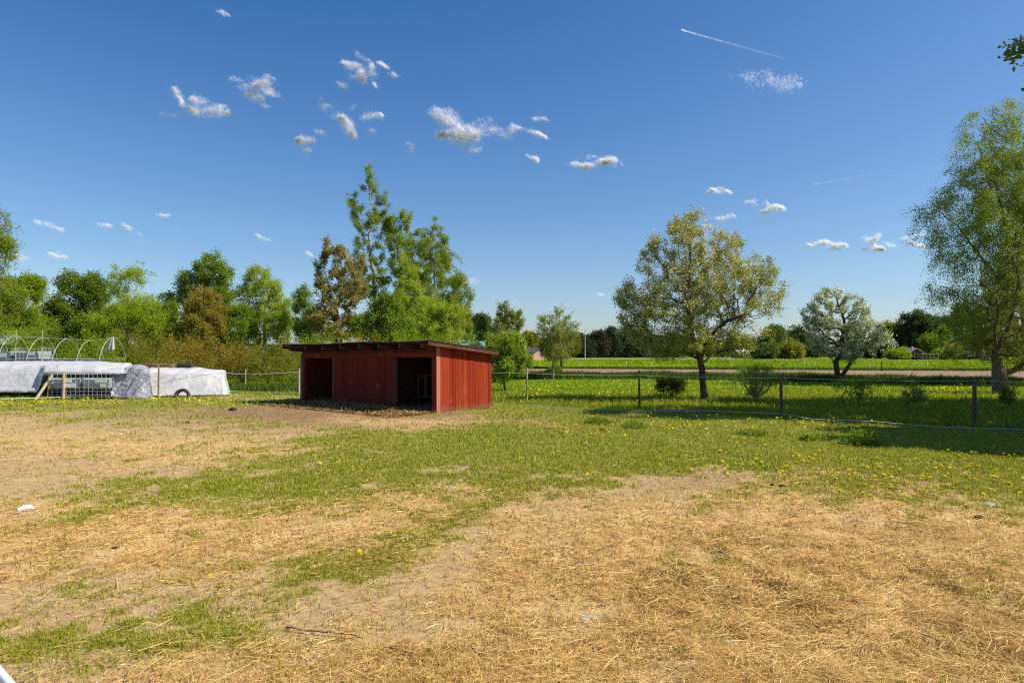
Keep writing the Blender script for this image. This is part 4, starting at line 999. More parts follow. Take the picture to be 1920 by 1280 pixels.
tree('far_tree', 'dark bushy tree under the white blossom tree', 'tree', 185, 1620, [(1615, 655, 30, 14), (1640, 660, 20, 10), (1590, 655, 26, 14)], L_far_d, 7000, .5, .3, 92, M_bark, None, 200, spread=.45, clump=.36)
tree('far_tree', 'light green rounded tree top above the small brick house', 'tree', 200, 990, [(992, 640, 16, 16), (984, 655, 18, 12)], L_far_y, 5000, .55, .3, 93, M_bark, None, 160, spread=.4, clump=.4)
# dark wood of conifers at the end of the field: individual pines in front, one mass behind
WG = 'dark pines at the edge of the far wood'
rw = np.random.default_rng(77)
pn = 0
for px, top, wd, lab in ((1098, 634, 17, 'first dark pine of the far wood right of the pale pole'), (1122, 622, 19, 'second dark pine of the far wood with a reddish side'), (1146, 614, 22, 'tallest rounded dark pine of the far wood'),
                    (1172, 616, 20, 'dark pine of the far wood beside the tallest one'), (1196, 622, 20, 'dark pine just left of the big apple tree crown'), (1222, 632, 18, 'dark pine seen through the left side of the apple crown'),
                    (1250, 636, 20, 'dark pine behind the lower left apple branches'), (1018, 640, 16, 'dark pine right above the small brick house')):
    tree('pine_tree', lab, 'tree', 215 + pn * 3, px, [(px, top + 14, wd * .7, 15), (px, top + 30, wd, 18), (px - 3, top + 44, wd, 14)], L_pine if pn != 1 else leaf_mat('rusty_pine', [(.05, .045, .02), (.09, .065, .03), (.06, .07, .03)], .2), 6500, .55, .3, 100 + pn, M_bark_p, WG, 180, spread=.5, clump=.38); pn += 1
def wood_mass():
    rng = np.random.default_rng(9); P = []
    for px in np.arange(-1500, 3300, 15):
        top = 640 + 12 * (fbm(np.array([[px / 70., .3, .3]]), 4, 3)[0] - .5) * 2
        if 1060 < px < 1290: top = 628
        if px < 900: top = 648
        n = 900; Yd = 255 + rng.uniform(-14, 22, n)
        x = (px - 960) / F * 255 + rng.normal(0, 2.6, n); ztop = CAMZ + (660 - top) / F * 255
        z = ztop * np.sqrt(rng.random(n)) * (1 - .12 * np.abs(x - (px - 960) / F * 255) / 3); P.append(np.stack([x, Yd, np.maximum(z, .2)], 1))
    P = np.concatenate(P); n = len(P)
    V, Fq = quads(P, rng.uniform(.6, 1.5, n), rng.normal(0, 1, (n, 3)), rng.normal(0, 1, (n, 3)), .7)
    tag(mesh_np('far_wood', V, Fq, leaf_mat('far_wood_leaf', [(.022, .036, .016), (.042, .062, .024), (.075, .092, .032)], .2, csc=.06, clump=.5)), 'dark mass of the far wood along the horizon', kind='stuff')
wood_mass()

# ------------------------------------------------------------------ far buildings
M_fred = simple('far_red_boards', (.17, .030, .026), .85, .2, .25, .6, 0, (6, 6, .6))
M_fwhite = simple('white_trim', (.75, .74, .70), .7, .3, .08, 3)
M_tiles = simple('dark_roof_tiles', (.075, .070, .080), .7, .3, .3, 2.2)
M_grroof = simple('grey_roof_sheet', (.30, .29, .29), .6, .3, .15, 1)
M_green = simple('pale_green_metal_roof', (.30, .46, .38), .45, .4, .08, .5, 0, (4, .4, 1))
M_glass = simple('dark_window_glass', (.05, .06, .075), .15, .6, .2, 1)
def gable_house(name, label, cat, px0, px1, pbase, peave, pridge, Y, depth, wallm, roofm, ridge_along_x=True, rz=0, wins=(), over=.4):
    k = Y / F; x0, x1 = (px0 - 960) * k, (px1 - 960) * k; w = x1 - x0
    ze = CAMZ + (660 - peave) * k; zr_ = CAMZ + (660 - pridge) * k
    o = empty(name, ((x0 + x1) / 2, Y, 0), label, cat, rz=rz)
    mb = MB(); h = w / 2; d = depth
    if ridge_along_x:
        V = [(-h, 0, -.2), (h, 0, -.2), (h, d, -.2), (-h, d, -.2), (-h, 0, ze), (h, 0, ze), (h, d, ze), (-h, d, ze), (-h, d / 2, zr_ - .06), (h, d / 2, zr_ - .06)]
        mb.add(V, [(0, 1, 5, 4), (2, 3, 7, 6), (1, 2, 6, 9, 5), (3, 0, 4, 8, 7)])
    else:
        V = [(-h, 0, -.2), (h, 0, -.2), (h, d, -.2), (-h, d, -.2), (-h, 0, ze), (h, 0, ze), (h, d, ze), (-h, d, ze), (0, 0, zr_ - .06), (0, d, zr_ - .06)]
        mb.add(V, [(0, 1, 5, 8, 4), (2, 3, 7, 9, 6), (1, 2, 6, 5), (3, 0, 4, 7)])
    mb.build('wall', wallm, o)
    mb = MB(); t = .14
    if ridge_along_x: prof = [(-over, ze - over * (zr_ - ze) / (d / 2)), (d / 2, zr_), (d + over, ze - over * (zr_ - ze) / (d / 2))]; a0, a1 = -h - over, h + over
    else: prof = [(-h - over, ze - over * (zr_ - ze) / h), (0, zr_), (h + over, ze - over * (zr_ - ze) / h)]; a0, a1 = -over, d + over
    V = []
    for a in (a0, a1):
        for dz in (0, t):
            for (b, z) in prof: V.append((a, b, z + dz) if ridge_along_x else (b, a, z + dz))
    mb.add(V, [(3, 4, 10, 9), (4, 5, 11, 10), (0, 6, 7, 1), (1, 7, 8, 2), (0, 1, 4, 3), (1, 2, 5, 4), (6, 9, 10, 7), (7, 10, 11, 8), (0, 3, 9, 6), (2, 8, 11, 5)])
    mb.build('roof', roofm, o)
    for (fx, z, ww, hh) in wins:
        mb = MB(); c = fx * h; th = .07; y = -.05
        for s_ in (-1, 1): mb.box((c + s_ * (ww / 2 - th), y, z), (th * 2, .07, hh)); mb.box((c, y, z + s_ * (hh / 2 - th)), (ww - 4 * th, .07, th * 2))
        mb.box((c, y, z), (th, .05, hh - 4 * th)); f = mb.build('window', M_fwhite, o)
        mb = MB(); mb.box((c, -.02, z), (ww - .1, .03, hh - .1)); mb.build('pane', M_glass, f)
    return o
o = gable_house('red_cottage', 'small dark red cottage with pale gable trim on the far field edge', 'cottage', 1706, 1730, 671.5, 661, 653, 158, 6, M_fred, M_grroof, False, 0, ((-.1, 1.0, .9, 1.0),))
mb = MB(); mb.box((-.2, 1.2, 2.75), (.35, .35, .6)); mb.build('chimney', M_fwhite, o)
for s_ in (-1, 1):
    mb = MB(); mb.box((s_ * 1.35, -.03, .7), (.14, .05, 1.9)); mb.build('corner_trim', M_fwhite, o)
ca = empty('open_shed', (pxs(1743, 156), 156, 0), 'low open timber shed beside the red cottage', 'shed')
mb = MB()
for x in np.linspace(-1.6, 1.9, 5): mb.box((x, 0, .6), (.14, .14, 1.4)); 
mb.build('post', M_greypale, ca)
mb = MB(); mb.box((.1, .6, 1.38), (4.2, 2.2, .12)); mb.build('roof', M_greypale, ca)
mb = MB(); mb.box((.1, 1.5, .6), (3.9, .08, 1.3)); mb.build('wall', simple('tan_boards', (.42, .27, .16), .9, .1, .2, 2), ca)
# gambrel house
gh = empty('gambrel_house', (pxs(1808, 165), 165, 0), 'dark red house with a rounded gambrel gable and white windows', 'house', rz=R(-24))
prof = [(-3.9, 2.5), (-3.1, 4.0), (-1.6, 5.1), (0, 5.6), (1.6, 5.1), (3.1, 4.0), (3.9, 2.5)]
mb = MB(); dd = 10
V = [(-3.6, 0, -.2), (3.6, 0, -.2)] + [(a * .95, 0, z - .05) for a, z in prof[::-1]]; n = len(V)
V += [(a, dd, z) for a, _, z in V]
mb.add(V, [tuple(range(n)), tuple(range(2 * n - 1, n - 1, -1))] + [(i, i + n, (i + 1) % n + n, (i + 1) % n) for i in range(n)])
mb.build('wall', simple('dark_red_house_boards', (.12, .026, .028), .85, .2, .25, .6, 0, (6, 6, .6)), gh)
mb = MB()
for a, b in zip(prof[:-1], prof[1:]):
    (xa, za), (xb, zb) = a, b
    mb.add([(xa, -.4, za), (xb, -.4, zb), (xb, dd + .4, zb), (xa, dd + .4, za), (xa, -.4, za + .16), (xb, -.4, zb + .16), (xb, dd + .4, zb + .16), (xa, dd + .4, za + .16)], [(0, 3, 2, 1), (4, 5, 6, 7), (0, 1, 5, 4), (2, 3, 7, 6)])
mb.build('roof', M_grroof, gh)
def gwin(parent, x, z, ww, hh, y=-.05):
    mb = MB(); th = .07
    for s_ in (-1, 1): mb.box((x + s_ * (ww / 2 - th), y, z), (th * 2, .07, hh)); mb.box((x, y, z + s_ * (hh / 2 - th)), (ww - 4 * th, .07, th * 2))
    mb.box((x, y, z), (th, .05, hh - 4 * th)); f = mb.build('window', M_fwhite, parent)
    mb = MB(); mb.box((x, y + .03, z), (ww - .1, .03, hh - .1)); mb.build('pane', M_glass, f)
gwin(gh, 1.4, 1.4, 1.5, 1.2); gwin(gh, 1.9, 3.5, .9, .8); gwin(gh, -1.2, 3.7, 1.1, 1.0); gwin(gh, -2.6, 3.2, .7, .8); gwin(gh, -1.6, 1.3, 1.2, 1.1)
mb = MB(); mb.box((5.1, 3.0, 1.2), (2.4, 4, 2.6)); mb.build('porch', M_fwhite, gh)
mb = MB(); mb.box((5.2, 3.0, 2.62), (2.9, 4.6, .2)); mb.build('porch_roof', M_tiles, gh)
# low house behind the apple tree, brick house and green roofed barn
gable_house('low_building', 'long low building with a pale roof behind the big apple tree', 'building', 1390, 1428, 672, 664, 656, 200, 9, simple('dark_boards', (.10, .07, .06), .9, .2, .3, 1), simple('white_metal_roof', (.62, .60, .60), .5, .4, .08, .4))
gable_house('red_cottage', 'small red shed with a grey roof between the olive and yellow bushes', 'cottage', 1458, 1471, 668, 661, 655, 190, 5, M_fred, M_grroof, rz=R(-8))
o = gable_house('brick_house', 'small brick house with a dark tiled roof right of the shelter', 'house', 976, 1001, 671, 661, 652, 140, 6, simple('pink_brick', (.40, .22, .17), .9, .15, .2, 3), M_tiles, rz=R(-30), wins=((.55, 1.2, .8, .9),))
gable_house('green_barn', 'barn with a pale green metal roof behind the shelter', 'barn', 815, 925, 668, 651, 640, 75, 9, simple('grey_barn_wall', (.40, .40, .38), .8, .2, .1, 1), M_green)

# ------------------------------------------------------------------ grass, straw and litter
def sample_px(n, rng, x0, x1, y0, y1):
    px = rng.uniform(x0, x1, n); py = rng.uniform(y0, y1, n)
    u = (px - 960) / F; v = (640 - py) / F
    dz = sp + cp * v; t = CAMZ / -dz
    return u * t, (cp - sp * v) * t
def in_shed(x, y, m=.02):
    a = (x + 2.2) * .784 + (y - 19.8) * -.621; b = (x + 2.2) * .621 + (y - 19.8) * .784
    return (a < m) & (a > -LS - m) & (b > -m) & (b < DS + m)
def blades(name, x, y, hgt, wid, mat, rng, lean=.5, label=None, z=None):
    n = len(x); z = height(x, y) if z is None else z
    th = rng.uniform(0, 2 * math.pi, n); ph = rng.uniform(0, 2 * math.pi, n)
    d = np.stack([np.cos(th), np.sin(th), np.zeros(n)], 1); w_ = np.stack([np.cos(ph), np.sin(ph), np.zeros(n)], 1) * wid[:, None] * .5
    B = np.stack([x, y, z - .004], 1)
    ln = (lean * rng.uniform(.2, 1.2, n) * hgt)[:, None]
    M = B + d * ln * .35 + np.array([0, 0, 1]) * (hgt * .6)[:, None]
    T = B + d * ln + np.array([0, 0, 1]) * (hgt * rng.uniform(.75, 1, n))[:, None]
    V = np.stack([B - w_, B + w_, M + w_ * .8, M - w_ * .8, T], 1).reshape(-1, 3)
    i = np.arange(n) * 5
    F1 = np.stack([i, i + 1, i + 2, i + 3], 1); F2 = np.stack([i + 3, i + 2, i + 4, i + 4], 1)
    F2[:, 3] = F2[:, 2]
    me_v = V
    # triangles only: three per blade
    Fc = np.concatenate([np.stack([i, i + 1, i + 2], 1), np.stack([i, i + 2, i + 3], 1), np.stack([i + 3, i + 2, i + 4], 1)])
    o = mesh_np(name, me_v, Fc, mat)
    return tag(o, label, kind='stuff')
L_grass = leaf_mat('short_grass', [(0.178, 0.213, 0.014), (0.270, 0.305, 0.018), (0.356, 0.356, 0.034), (0.450, 0.448, 0.127)], .35, (1.1, 1.1, .6), csc=.6, clump=.3)
L_lawn = leaf_mat('lawn_grass', [(.13, .20, .010), (.19, .27, .013), (.25, .31, .02)], .45, (1.15, 1.15, .6), csc=.4, clump=.4)
L_weed = leaf_mat('tall_weeds', [(.045, .085, .012), (.075, .130, .016), (.12, .165, .025)], .3)
rg = np.random.default_rng(101)
x, y = sample_px(1650000, rg, -650, 2620, 738, 1345)
G, S, L, MK = masks(x, y)
clumpn = fbm2(x, y, 6.5, 51, 3)
dens = np.clip(G * 1.1 - .03, 0, 1) * (.25 + .75 * sstep(.34, .60, clumpn + .16 * G)) + .14 * sstep(.50, .64, clumpn)
keep = (rg.random(len(x)) < dens * (.34 + .28 * sstep(5, 10, y))) & ~in_shed(x, y)
x, y, L = x[keep], y[keep], L[keep]
print('grass', len(x))
hgt = rg.uniform(.014, .042, len(x)) * (1 + 1.2 * L) * (.85 + .045 * y) * (1 + .5 * fbm2(x, y, 1.2, 53, 2)); wid = np.maximum(.0042, .00115 * y) * rg.uniform(.7, 1.3, len(x))
blades('grass', x, y, hgt, wid, L_grass, rg, .9, 'short patchy paddock grass')
x, y = sample_px(520000, rg, -400, 2600, 700, 840)
px, py = to_px(x, y); G, S, L, MK = masks(x, y)
keep = (L > .5) & (rg.random(len(x)) < .9) & ~in_shed(x, y, .05) & (y < 46)
x, y = x[keep], y[keep]; print('lawn', len(x))
hgt = rg.uniform(.03, .10, len(x)) * (.7 + .7 * fbm2(x, y, .8, 57, 2)); wid = np.maximum(.005, .0008 * y) * rg.uniform(.7, 1.3, len(x))
blades('lawn_grass', x, y, hgt, wid, L_lawn, rg, .6, 'lush green lawn grass beyond the fence')
# band of taller weeds between lawn and ploughed strip
n = 42000; px = rg.uniform(925, 2250, n); yb = np.interp(px, [925, 1200, 1500, 1860, 2250], [45.5, 46.5, 42.5, 37, 33.5]); y = yb + rg.normal(0, .9, n); x = (px - 960) / F * y
hh = rg.uniform(.22, .62, n) * (.4 + fbm2(x, y, .5, 59, 3)); blades('tall_weeds', x, y, hh, rg.uniform(.03, .07, n), L_weed, rg, .5, 'band of tall green weeds between the lawn and the ploughed strip')
n = 26000; px = rg.uniform(-100, 565, n); y = np.interp(px, [-100, 300, 565], [31, 31, 29.5]) + rg.normal(0, .8, n) + 1.5; x = (px - 960) / F * y
hh = rg.uniform(.12, .40, n); blades('tall_weeds', x, y, hh, rg.uniform(.02, .045, n), L_weed, rg, .5, 'tall weeds along the foot of the thicket left of the shelter')

n = 26000; y = 62 + 110 * rg.random(n) ** 1.5; x = rg.uniform(-.15, .95, n) * y * 1.02
kp = fbm2(x, y * 2.2, .09, 91, 4) > .40 + .16 * rg.random(n); x, y = x[kp], y[kp]
edge = np.interp(x, [-6, 10, 30, 60, 110, 160], [76, 71, 66.5, 59.5, 50.5, 50]); kp = y > edge; x, y = x[kp], y[kp]
blades('field_tufts', x, y, rg.uniform(.05, .16, len(x)), rg.uniform(.12, .30, len(x)) * y / 90, leaf_mat('field_tuft', [(.12, .19, .010), (.18, .25, .012), (.25, .29, .02)], .4, csc=.05), rg, .6, 'uneven tufts in the bright green field', z=np.full(len(x), .02))
n = 9000; x = rg.uniform(-4, 60, n); y = np.interp(x, [-6, 10, 30, 60], [75, 70.5, 66, 59]) + rg.normal(0, .7, n)
blades('field_edge_weeds', x, y, rg.uniform(.1, .45, n) * (.3 + fbm2(x, y, .3, 95, 3)), rg.uniform(.06, .14, n), L_weed, rg, .6, 'ragged weeds along the far side of the ploughed strip', z=np.full(n, .02))
def stalks(name, x, y, ln, wid, mat, rng, label, zr_=.03, tilt=.16, flow=1.0):
    n = len(x); z = height(x, y) + rng.uniform(.002, zr_, n)
    th = fbm2(x, y, .9, 71, 2) * 9 * flow + rng.normal(0, .9, n)
    ti = rng.normal(0, tilt, n)
    d = np.stack([np.cos(th) * np.cos(ti), np.sin(th) * np.cos(ti), np.sin(ti)], 1)
    s = np.stack([-np.sin(th), np.cos(th), rng.normal(0, .5, n)], 1) * wid[:, None] * .5
    C = np.stack([x, y, z], 1); h = (ln * .5)[:, None]
    bend = np.stack([-np.sin(th), np.cos(th), rng.normal(0, .4, n)], 1) * (ln * rng.normal(0, .10, n))[:, None]
    V = np.stack([C - d * h - s, C - d * h + s, C + bend + s, C + bend - s, C + d * h + s, C + d * h - s], 1).reshape(-1, 3)
    i = np.arange(n) * 6
    Fc = np.concatenate([np.stack([i, i + 1, i + 2, i + 3], 1), np.stack([i + 3, i + 2, i + 4, i + 5], 1)])
    return tag(mesh_np(name, V, Fc, mat), label, kind='stuff')
L_straw = leaf_mat('straw', [(.24, .12, .030), (.52, .31, .075), (.72, .49, .16), (.82, .64, .28)], .2, (1.1, 1, .8), .5, .4, .3, .8)
x, y = sample_px(800000, rg, -650, 2620, 770, 1350)
G, S, L, MK = masks(x, y)
cl = fbm2(x, y, 2.6, 73, 4)
keep = (rg.random(len(x)) < np.clip(S * sstep(.34, .66, cl + .12 * S), 0, 1) * .46 + .05) & (L < .3) & ~in_shed(x, y)
x, y = x[keep], y[keep]; print('straw', len(x))
ln = np.exp(rg.normal(math.log(.062), .6, len(x))).clip(.015, .33); wid = np.maximum(.0019, .00055 * y) * rg.uniform(.7, 1.3, len(x))
stalks('straw', x, y, ln, wid, L_straw, rg, 'loose golden straw scattered over the trodden paddock', .028)
# thicker, curled straw on the right-hand heap
x, y = sample_px(150000, rg, 900, 2080, 985, 1350)
px, py = to_px(x, y); cl = fbm2(x, y, 1.7, 75, 4)
wgt = blob(px, py, 1620, 1130, 430, 120, 8) * sstep(.40, .62, cl)
keep = rg.random(len(x)) < wgt * .62; x, y = x[keep], y[keep]; print('heap', len(x))
ln = np.exp(rg.normal(math.log(.095), .5, len(x))).clip(.03, .32)
stalks('straw', x, y, ln, np.maximum(.0020, .0006 * y), L_straw, rg, 'tousled straw lying thick on the right of the paddock', .055, .24, 1.6)
# trodden straw in and before the shelter
a = rg.uniform(0, 6.5, 16000); d = rg.uniform(-2.3, 1.7, 16000)
x = -2.2 - .784 * a - .621 * d; y = 19.8 + .621 * a - .784 * d
stalks('straw', x, y, rg.uniform(.08, .3, len(x)), rg.uniform(.012, .02, len(x)), leaf_mat('trodden_straw', [(.16, .09, .035), (.32, .20, .075), (.45, .31, .13)], .15), rg, 'trodden straw bedding in and before the shelter', .05, .3)
# crumbs of earth and dung, white wood chips
def crumbs(name, x, y, size, mat, label):
    n = len(x); z = height(x, y)
    oc = np.array([(1, 0, 0), (0, 1, 0), (-1, 0, 0), (0, -1, 0), (0, 0, .8)])
    V = oc[None] * size[:, None, None] * rg.uniform(.55, 1.3, (n, 5, 1)) + np.stack([x, y, z], 1)[:, None]
    i = np.arange(n) * 5
    Fc = np.concatenate([np.stack([i + k, i + (k + 1) % 4, i + 4], 1) for k in range(4)])
    return tag(mesh_np(name, V.reshape(-1, 3), Fc, mat), label, kind='stuff')
x, y = sample_px(345000, rg, -650, 2620, 760, 1350); G, S, L, MK = masks(x, y); cl = fbm2(x, y, 1.4, 81, 3)
keep = (rg.random(len(x)) < .6 * sstep(.42, .64, cl) * (1 - .5 * G) + .08 + .5 * MK) & (L < .3) & ~in_shed(x, y); x, y = x[keep], y[keep]
crumbs('earth_crumbs', x, y, np.maximum(.004, .0009 * y) * rg.uniform(.4, 1.6, len(x)), leaf_mat('crumb', [(.06, .038, .022), (.16, .10, .055), (.34, .22, .12), (.50, .36, .21)], .0), 'dark crumbs of earth and dung on the trodden ground')
x, y = sample_px(14000, rg, -150, 1500, 1000, 1350); px, py = to_px(x, y); cl = fbm2(x, y, 1.1, 83, 3)
keep = rg.random(len(x)) < .28 * sstep(.42, .66, cl) * blob(px, py, 640, 1220, 620, 170, -8); x, y = x[keep], y[keep]
crumbs('wood_chips', x, y, rg.uniform(.004, .009, len(x)), leaf_mat('pale_chip', [(.55, .48, .40), (.78, .74, .68)], 0), 'small pale wood chips on the bare earth')

# ------------------------------------------------------------------ dandelions
M_dand = leaf_mat('dandelion_yellow', [(.78, .60, .008), (.88, .72, .02)], .25, (1, 1, 1))
M_stem = simple('dandelion_stem', (.13, .18, .05), .7, .3, .2, 30)
def dand_mesh():
    V = []; Fc = []; mi = []
    def add(v, f, m):
        b = len(V); V.extend(v); Fc.extend([tuple(i + b for i in q) for q in f]); mi.extend([m] * len(f))
    rr = np.random.default_rng(3)
    for ring, (r0, r1, z0, z1, k) in enumerate(((.0, 1.0, 0, .16, 16), (.0, .8, .10, .34, 14), (0, .5, .18, .46, 10))):
        for j in range(k):
            a = 2 * math.pi * (j + .5 * ring) / k + rr.normal(0, .06); da = 2.6 / k
            p = lambda r_, aa, z: (r_ * math.cos(aa), r_ * math.sin(aa), z)
            add([p(.02, a, z0), p(r1 * .7, a - da, z0 * .4 + z1 * .6), p(r1, a, z1 * rr.uniform(.8, 1.1)), p(r1 * .7, a + da, z0 * .4 + z1 * .6)], [(0, 1, 2, 3)], 0)
    n = 5
    st = [(.13 * math.cos(2 * math.pi * j / n), .13 * math.sin(2 * math.pi * j / n), z) for z in (-1.8, .05) for j in range(n)]
    add(st, [(j, (j + 1) % n, n + (j + 1) % n, n + j) for j in range(n)], 1)
    return V, Fc, mi
dV, dF, dM = dand_mesh()
me = bpy.data.meshes.new('dandelion'); me.from_pydata(dV, [], dF); me.materials.append(M_dand); me.materials.append(M_stem)
me.polygons.foreach_set('material_index', np.array(dM, np.int32)); me.update()
fixed = [(238, 1174), (33, 1137), (524, 1254), (637, 984), (674, 1046), (394, 1084), (600, 875), (777, 968), (892, 952), (676, 1046), (1308, 954), (1392, 943), (1365, 896), (1366, 897), (1640, 900), (1570, 917), (1860, 870), (1494, 945), (1512, 955), (655, 870), (740, 1017)]
pts = [tuple(ground_at(a, b)[:2]) for a, b in fixed]
clus = [(1130, 810, 120, 12, 26), (1290, 880, 160, 26, 40), (1480, 865, 180, 26, 70), (1650, 905, 160, 30, 55), (1800, 900, 140, 36, 60), (1850, 860, 120, 20, 24), (1020, 870, 140, 30, 20), (1080, 850, 60, 12, 14), (1560, 850, 120, 10, 24), (1230, 850, 90, 12, 16)]
for cx, cy, a, b, k in clus:
    for i in range(k):
        p = ground_at(rg.normal(cx, a * .55), rg.normal(cy, b * .6)); pts.append((p[0], p[1]))
pts = [p for p in pts if .5 < p[1] < 24][:300]
for i, (x_, y_) in enumerate(pts):
    o = bpy.data.objects.new('dandelion', me); COL.objects.link(o)
    r_ = .020 + .0007 * y_; r_ *= rg.uniform(.75, 1.2); hh = rg.uniform(.015, .05) + (.03 if y_ > 9 else 0)
    o.location = (x_, y_, hz(x_, y_) + hh); o.scale = (r_, r_, max(r_ * 1.0, hh / 1.8)); o.rotation_euler = (rg.normal(-.15, .25), rg.normal(0, .25), rg.uniform(0, 6))
    tag(o, 'yellow dandelion flower low in the paddock grass', 'dandelion', 'dandelions in the paddock')
# the hundreds farther off
P = []
for cx, cy, a, b, k in [(1100, 722, 190, 8, 85), (1160, 735, 110, 12, 85), (1330, 728, 150, 12, 85), (1420, 722, 120, 10, 60), (1020, 730, 60, 16, 80), (1780, 733, 60, 4, 110), (1500, 728, 160, 6, 70), (1640, 738, 160, 10, 90), (1090, 745, 160, 12, 90),
                        (1560, 790, 160, 16, 60), (510, 731, 22, 3, 90), (330, 756, 240, 8, 90), (1700, 760, 160, 12, 60), (1330, 800, 220, 16, 60), (60, 758, 120, 7, 60)]:
    g_ = np.array([ground_at(u_, v_)[:2] for u_, v_ in zip(rg.normal(cx, a * .6, k), np.clip(rg.normal(cy, b * .6, k), 712, 900))]); P.append(g_)
P = np.concatenate(P); P = P[~in_shed(P[:, 0], P[:, 1], .1)]
n = len(P); zz = height(P[:, 0], P[:, 1]) + rg.uniform(.06, .16, n); r_ = (.020 + .0003 * P[:, 1]) * rg.uniform(.8, 1.3, n)
k = 6; ang = np.arange(k) * 2 * math.pi / k
tl = rg.normal(0, .35, (n, 2))
ring = np.stack([np.cos(ang), np.sin(ang), np.zeros(k)], 1)
V = np.concatenate([ring[None] * r_[:, None, None] + np.stack([P[:, 0], P[:, 1], zz], 1)[:, None], (np.stack([P[:, 0], P[:, 1], zz + r_ * .7], 1))[:, None]], 1)
V[:, :k, 2] += (ring[None, :, 0] * tl[:, :1] + ring[None, :, 1] * tl[:, 1:]) * r_[:, None]
i = np.arange(n) * (k + 1)
Fc = np.concatenate([np.stack([i + j, i + (j + 1) % k, i + k], 1) for j in range(k)])
tag(mesh_np('dandelions', V.reshape(-1, 3), Fc, M_dand), 'hundreds of yellow dandelions dotting the lawn', kind='stuff')

# ------------------------------------------------------------------ single things on the ground
def clump_mesh(seed, flat=.55, rough=.35):
    rr = np.random.default_rng(seed); mb = MB(); n, m = 14, 8; V = []
    for i in range(m + 1):
        ph = math.pi * i / m
        for j in range(n):
            th = 2 * math.pi * j / n; d = np.array([math.sin(ph) * math.cos(th), math.sin(ph) * math.sin(th), math.cos(ph)])
            r_ = 1 + rough * 2 * (fbm((d * 1.7 + seed)[None], seed, 4, .65)[0] - .5) * 1.6
            V.append(d * r_ * [1, 1, flat])
    Fs = [(i * n + j, i * n + (j + 1) % n, (i + 1) * n + (j + 1) % n, (i + 1) * n + j) for i in range(m) for j in range(n)]
    mb.add(V, Fs); return mb
M_dung = simple('dark_dung', (.055, .038, .025), .95, .1, .5, 14)
M_stone = simple('grey_stone', (.34, .29, .25), .9, .15, .25, 12)
def lump(name, px, py, wpx, label, cat, mat, seed, flat=.5, group=None):
    g = ground_at(px, py); r_ = wpx / 2 / F * g[1]
    o = clump_mesh(seed, flat, .45).build(name, mat, smooth=False); o.location = (g[0], g[1], hz(g[0], g[1]) + r_ * flat * .25); o.scale = (r_, r_ * .9, r_); o.rotation_euler = (0, 0, seed)
    return tag(o, label, cat, group)
DG = 'dark dung lumps on the paddock'
lump('dung_lump', 437, 769, 16, 'dark lump of dung left of the shelter shadow', 'dung', M_dung, 3, .6, DG)
lump('dung_lump', 352, 793, 8, 'small dark lump on the pale earth left of the big dung lump', 'dung', M_dung, 4, .6, DG)
lump('dung_lump', 1385, 883, 9, 'dark lump on the bare patch behind the big straw area', 'dung', M_dung, 5, .6, DG)
lump('dung_lump', 1465, 912, 16, 'dark lump at the right end of the bare patch', 'dung', M_dung, 6, .45, DG)
lump('dung_lump', 1448, 911, 9, 'smaller dark lump beside the one at the right end of the bare patch', 'dung', M_dung, 7, .5, DG)
lump('dung_lump', 1710, 990, 10, 'dark lump above the right straw, left of the pale rag in the grass', 'dung', M_dung, 8, .5, DG)
lump('dung_lump', 1835, 972, 16, 'dark lump at the straw edge below the pale rag', 'dung', M_dung, 9, .45, DG)
lump('dung_lump', 1475, 1103, 16, 'dark hollowed clump sunk in the middle of the right straw', 'dung', M_dung, 10, .4, DG)
lump('dung_lump', 1300, 1078, 24, 'dark tuft of earth showing through straw left of the straw heap', 'dung', M_dung, 11, .35, DG)
lump('dung_lump', 215, 1034, 12, 'dark crumb pile in the left straw', 'dung', M_dung, 12, .4, DG)
lump('dung_lump', 1130, 806, 15, 'dark earth lump among the leafy weeds below the fence tape', 'dung', M_dung, 13, .4, DG)
lump('flat_stone', 1362, 1207, 34, 'flat pale grey stone at the edge of the right straw near the bottom', 'stone', M_stone, 15, .16)
lump('flat_stone', 1540, 1047, 24, 'small flat grey stone half buried in the right straw', 'stone', M_stone, 16, .16)
lump('white_tuft', 48, 957, 26, 'fluffy white tuft lying on the straw at the left edge', 'tuft', simple('white_fluff', (.80, .80, .80), .95, .1, .06, 30), 17, .55)
lump('pale_scrap', 1858, 951, 28, 'pale crumpled rag lying in the grass at the right edge of the straw', 'rag', simple('pale_rag', (.46, .43, .38), .9, .1, .2, 30), 18, .28)
lump('wool_tuft', 1105, 1160, 30, 'pale crumpled tuft of wool caught in the straw', 'wool', simple('wool', (.50, .45, .38), .95, .05, .25, 40), 21, .16)
def twig(px0, py0, px1, py1, r_, seed, label):
    rr = np.random.default_rng(seed); a, b = ground_at(px0, py0), ground_at(px1, py1); T = np.linspace(0, 1, 14)
    P = np.array([a + (b - a) * t for t in T]); L_ = np.linalg.norm(b - a)
    P[:, :2] += np.cumsum(rr.normal(0, L_ * .016, (14, 2)), axis=0); P[:, 2] = height(P[:, 0], P[:, 1]) + r_ + .012 + .01 * rr.random(14)
    mb = MB(); mb.tube(P, np.linspace(r_, r_ * .5, 14), 6); tag(mb.build('twig', M_twig, smooth=True), label, 'twig', 'bare twigs on the ground')
M_twig = simple('brown_twig', (.25, .165, .10), .9, .1, .3, 20)
twig(535, 1183, 690, 1203, .007, 1, 'long thin brown twig lying across the bare earth at lower left')
twig(720, 1217, 775, 1232, .008, 2, 'short thick twig on the bare earth right of the long twig')
twig(1030, 1032, 1066, 1040, .005, 3, 'thin twig on the pale earth in the middle of the paddock')
twig(880, 1215, 930, 1250, .004, 4, 'thin dark twig near the bottom centre')
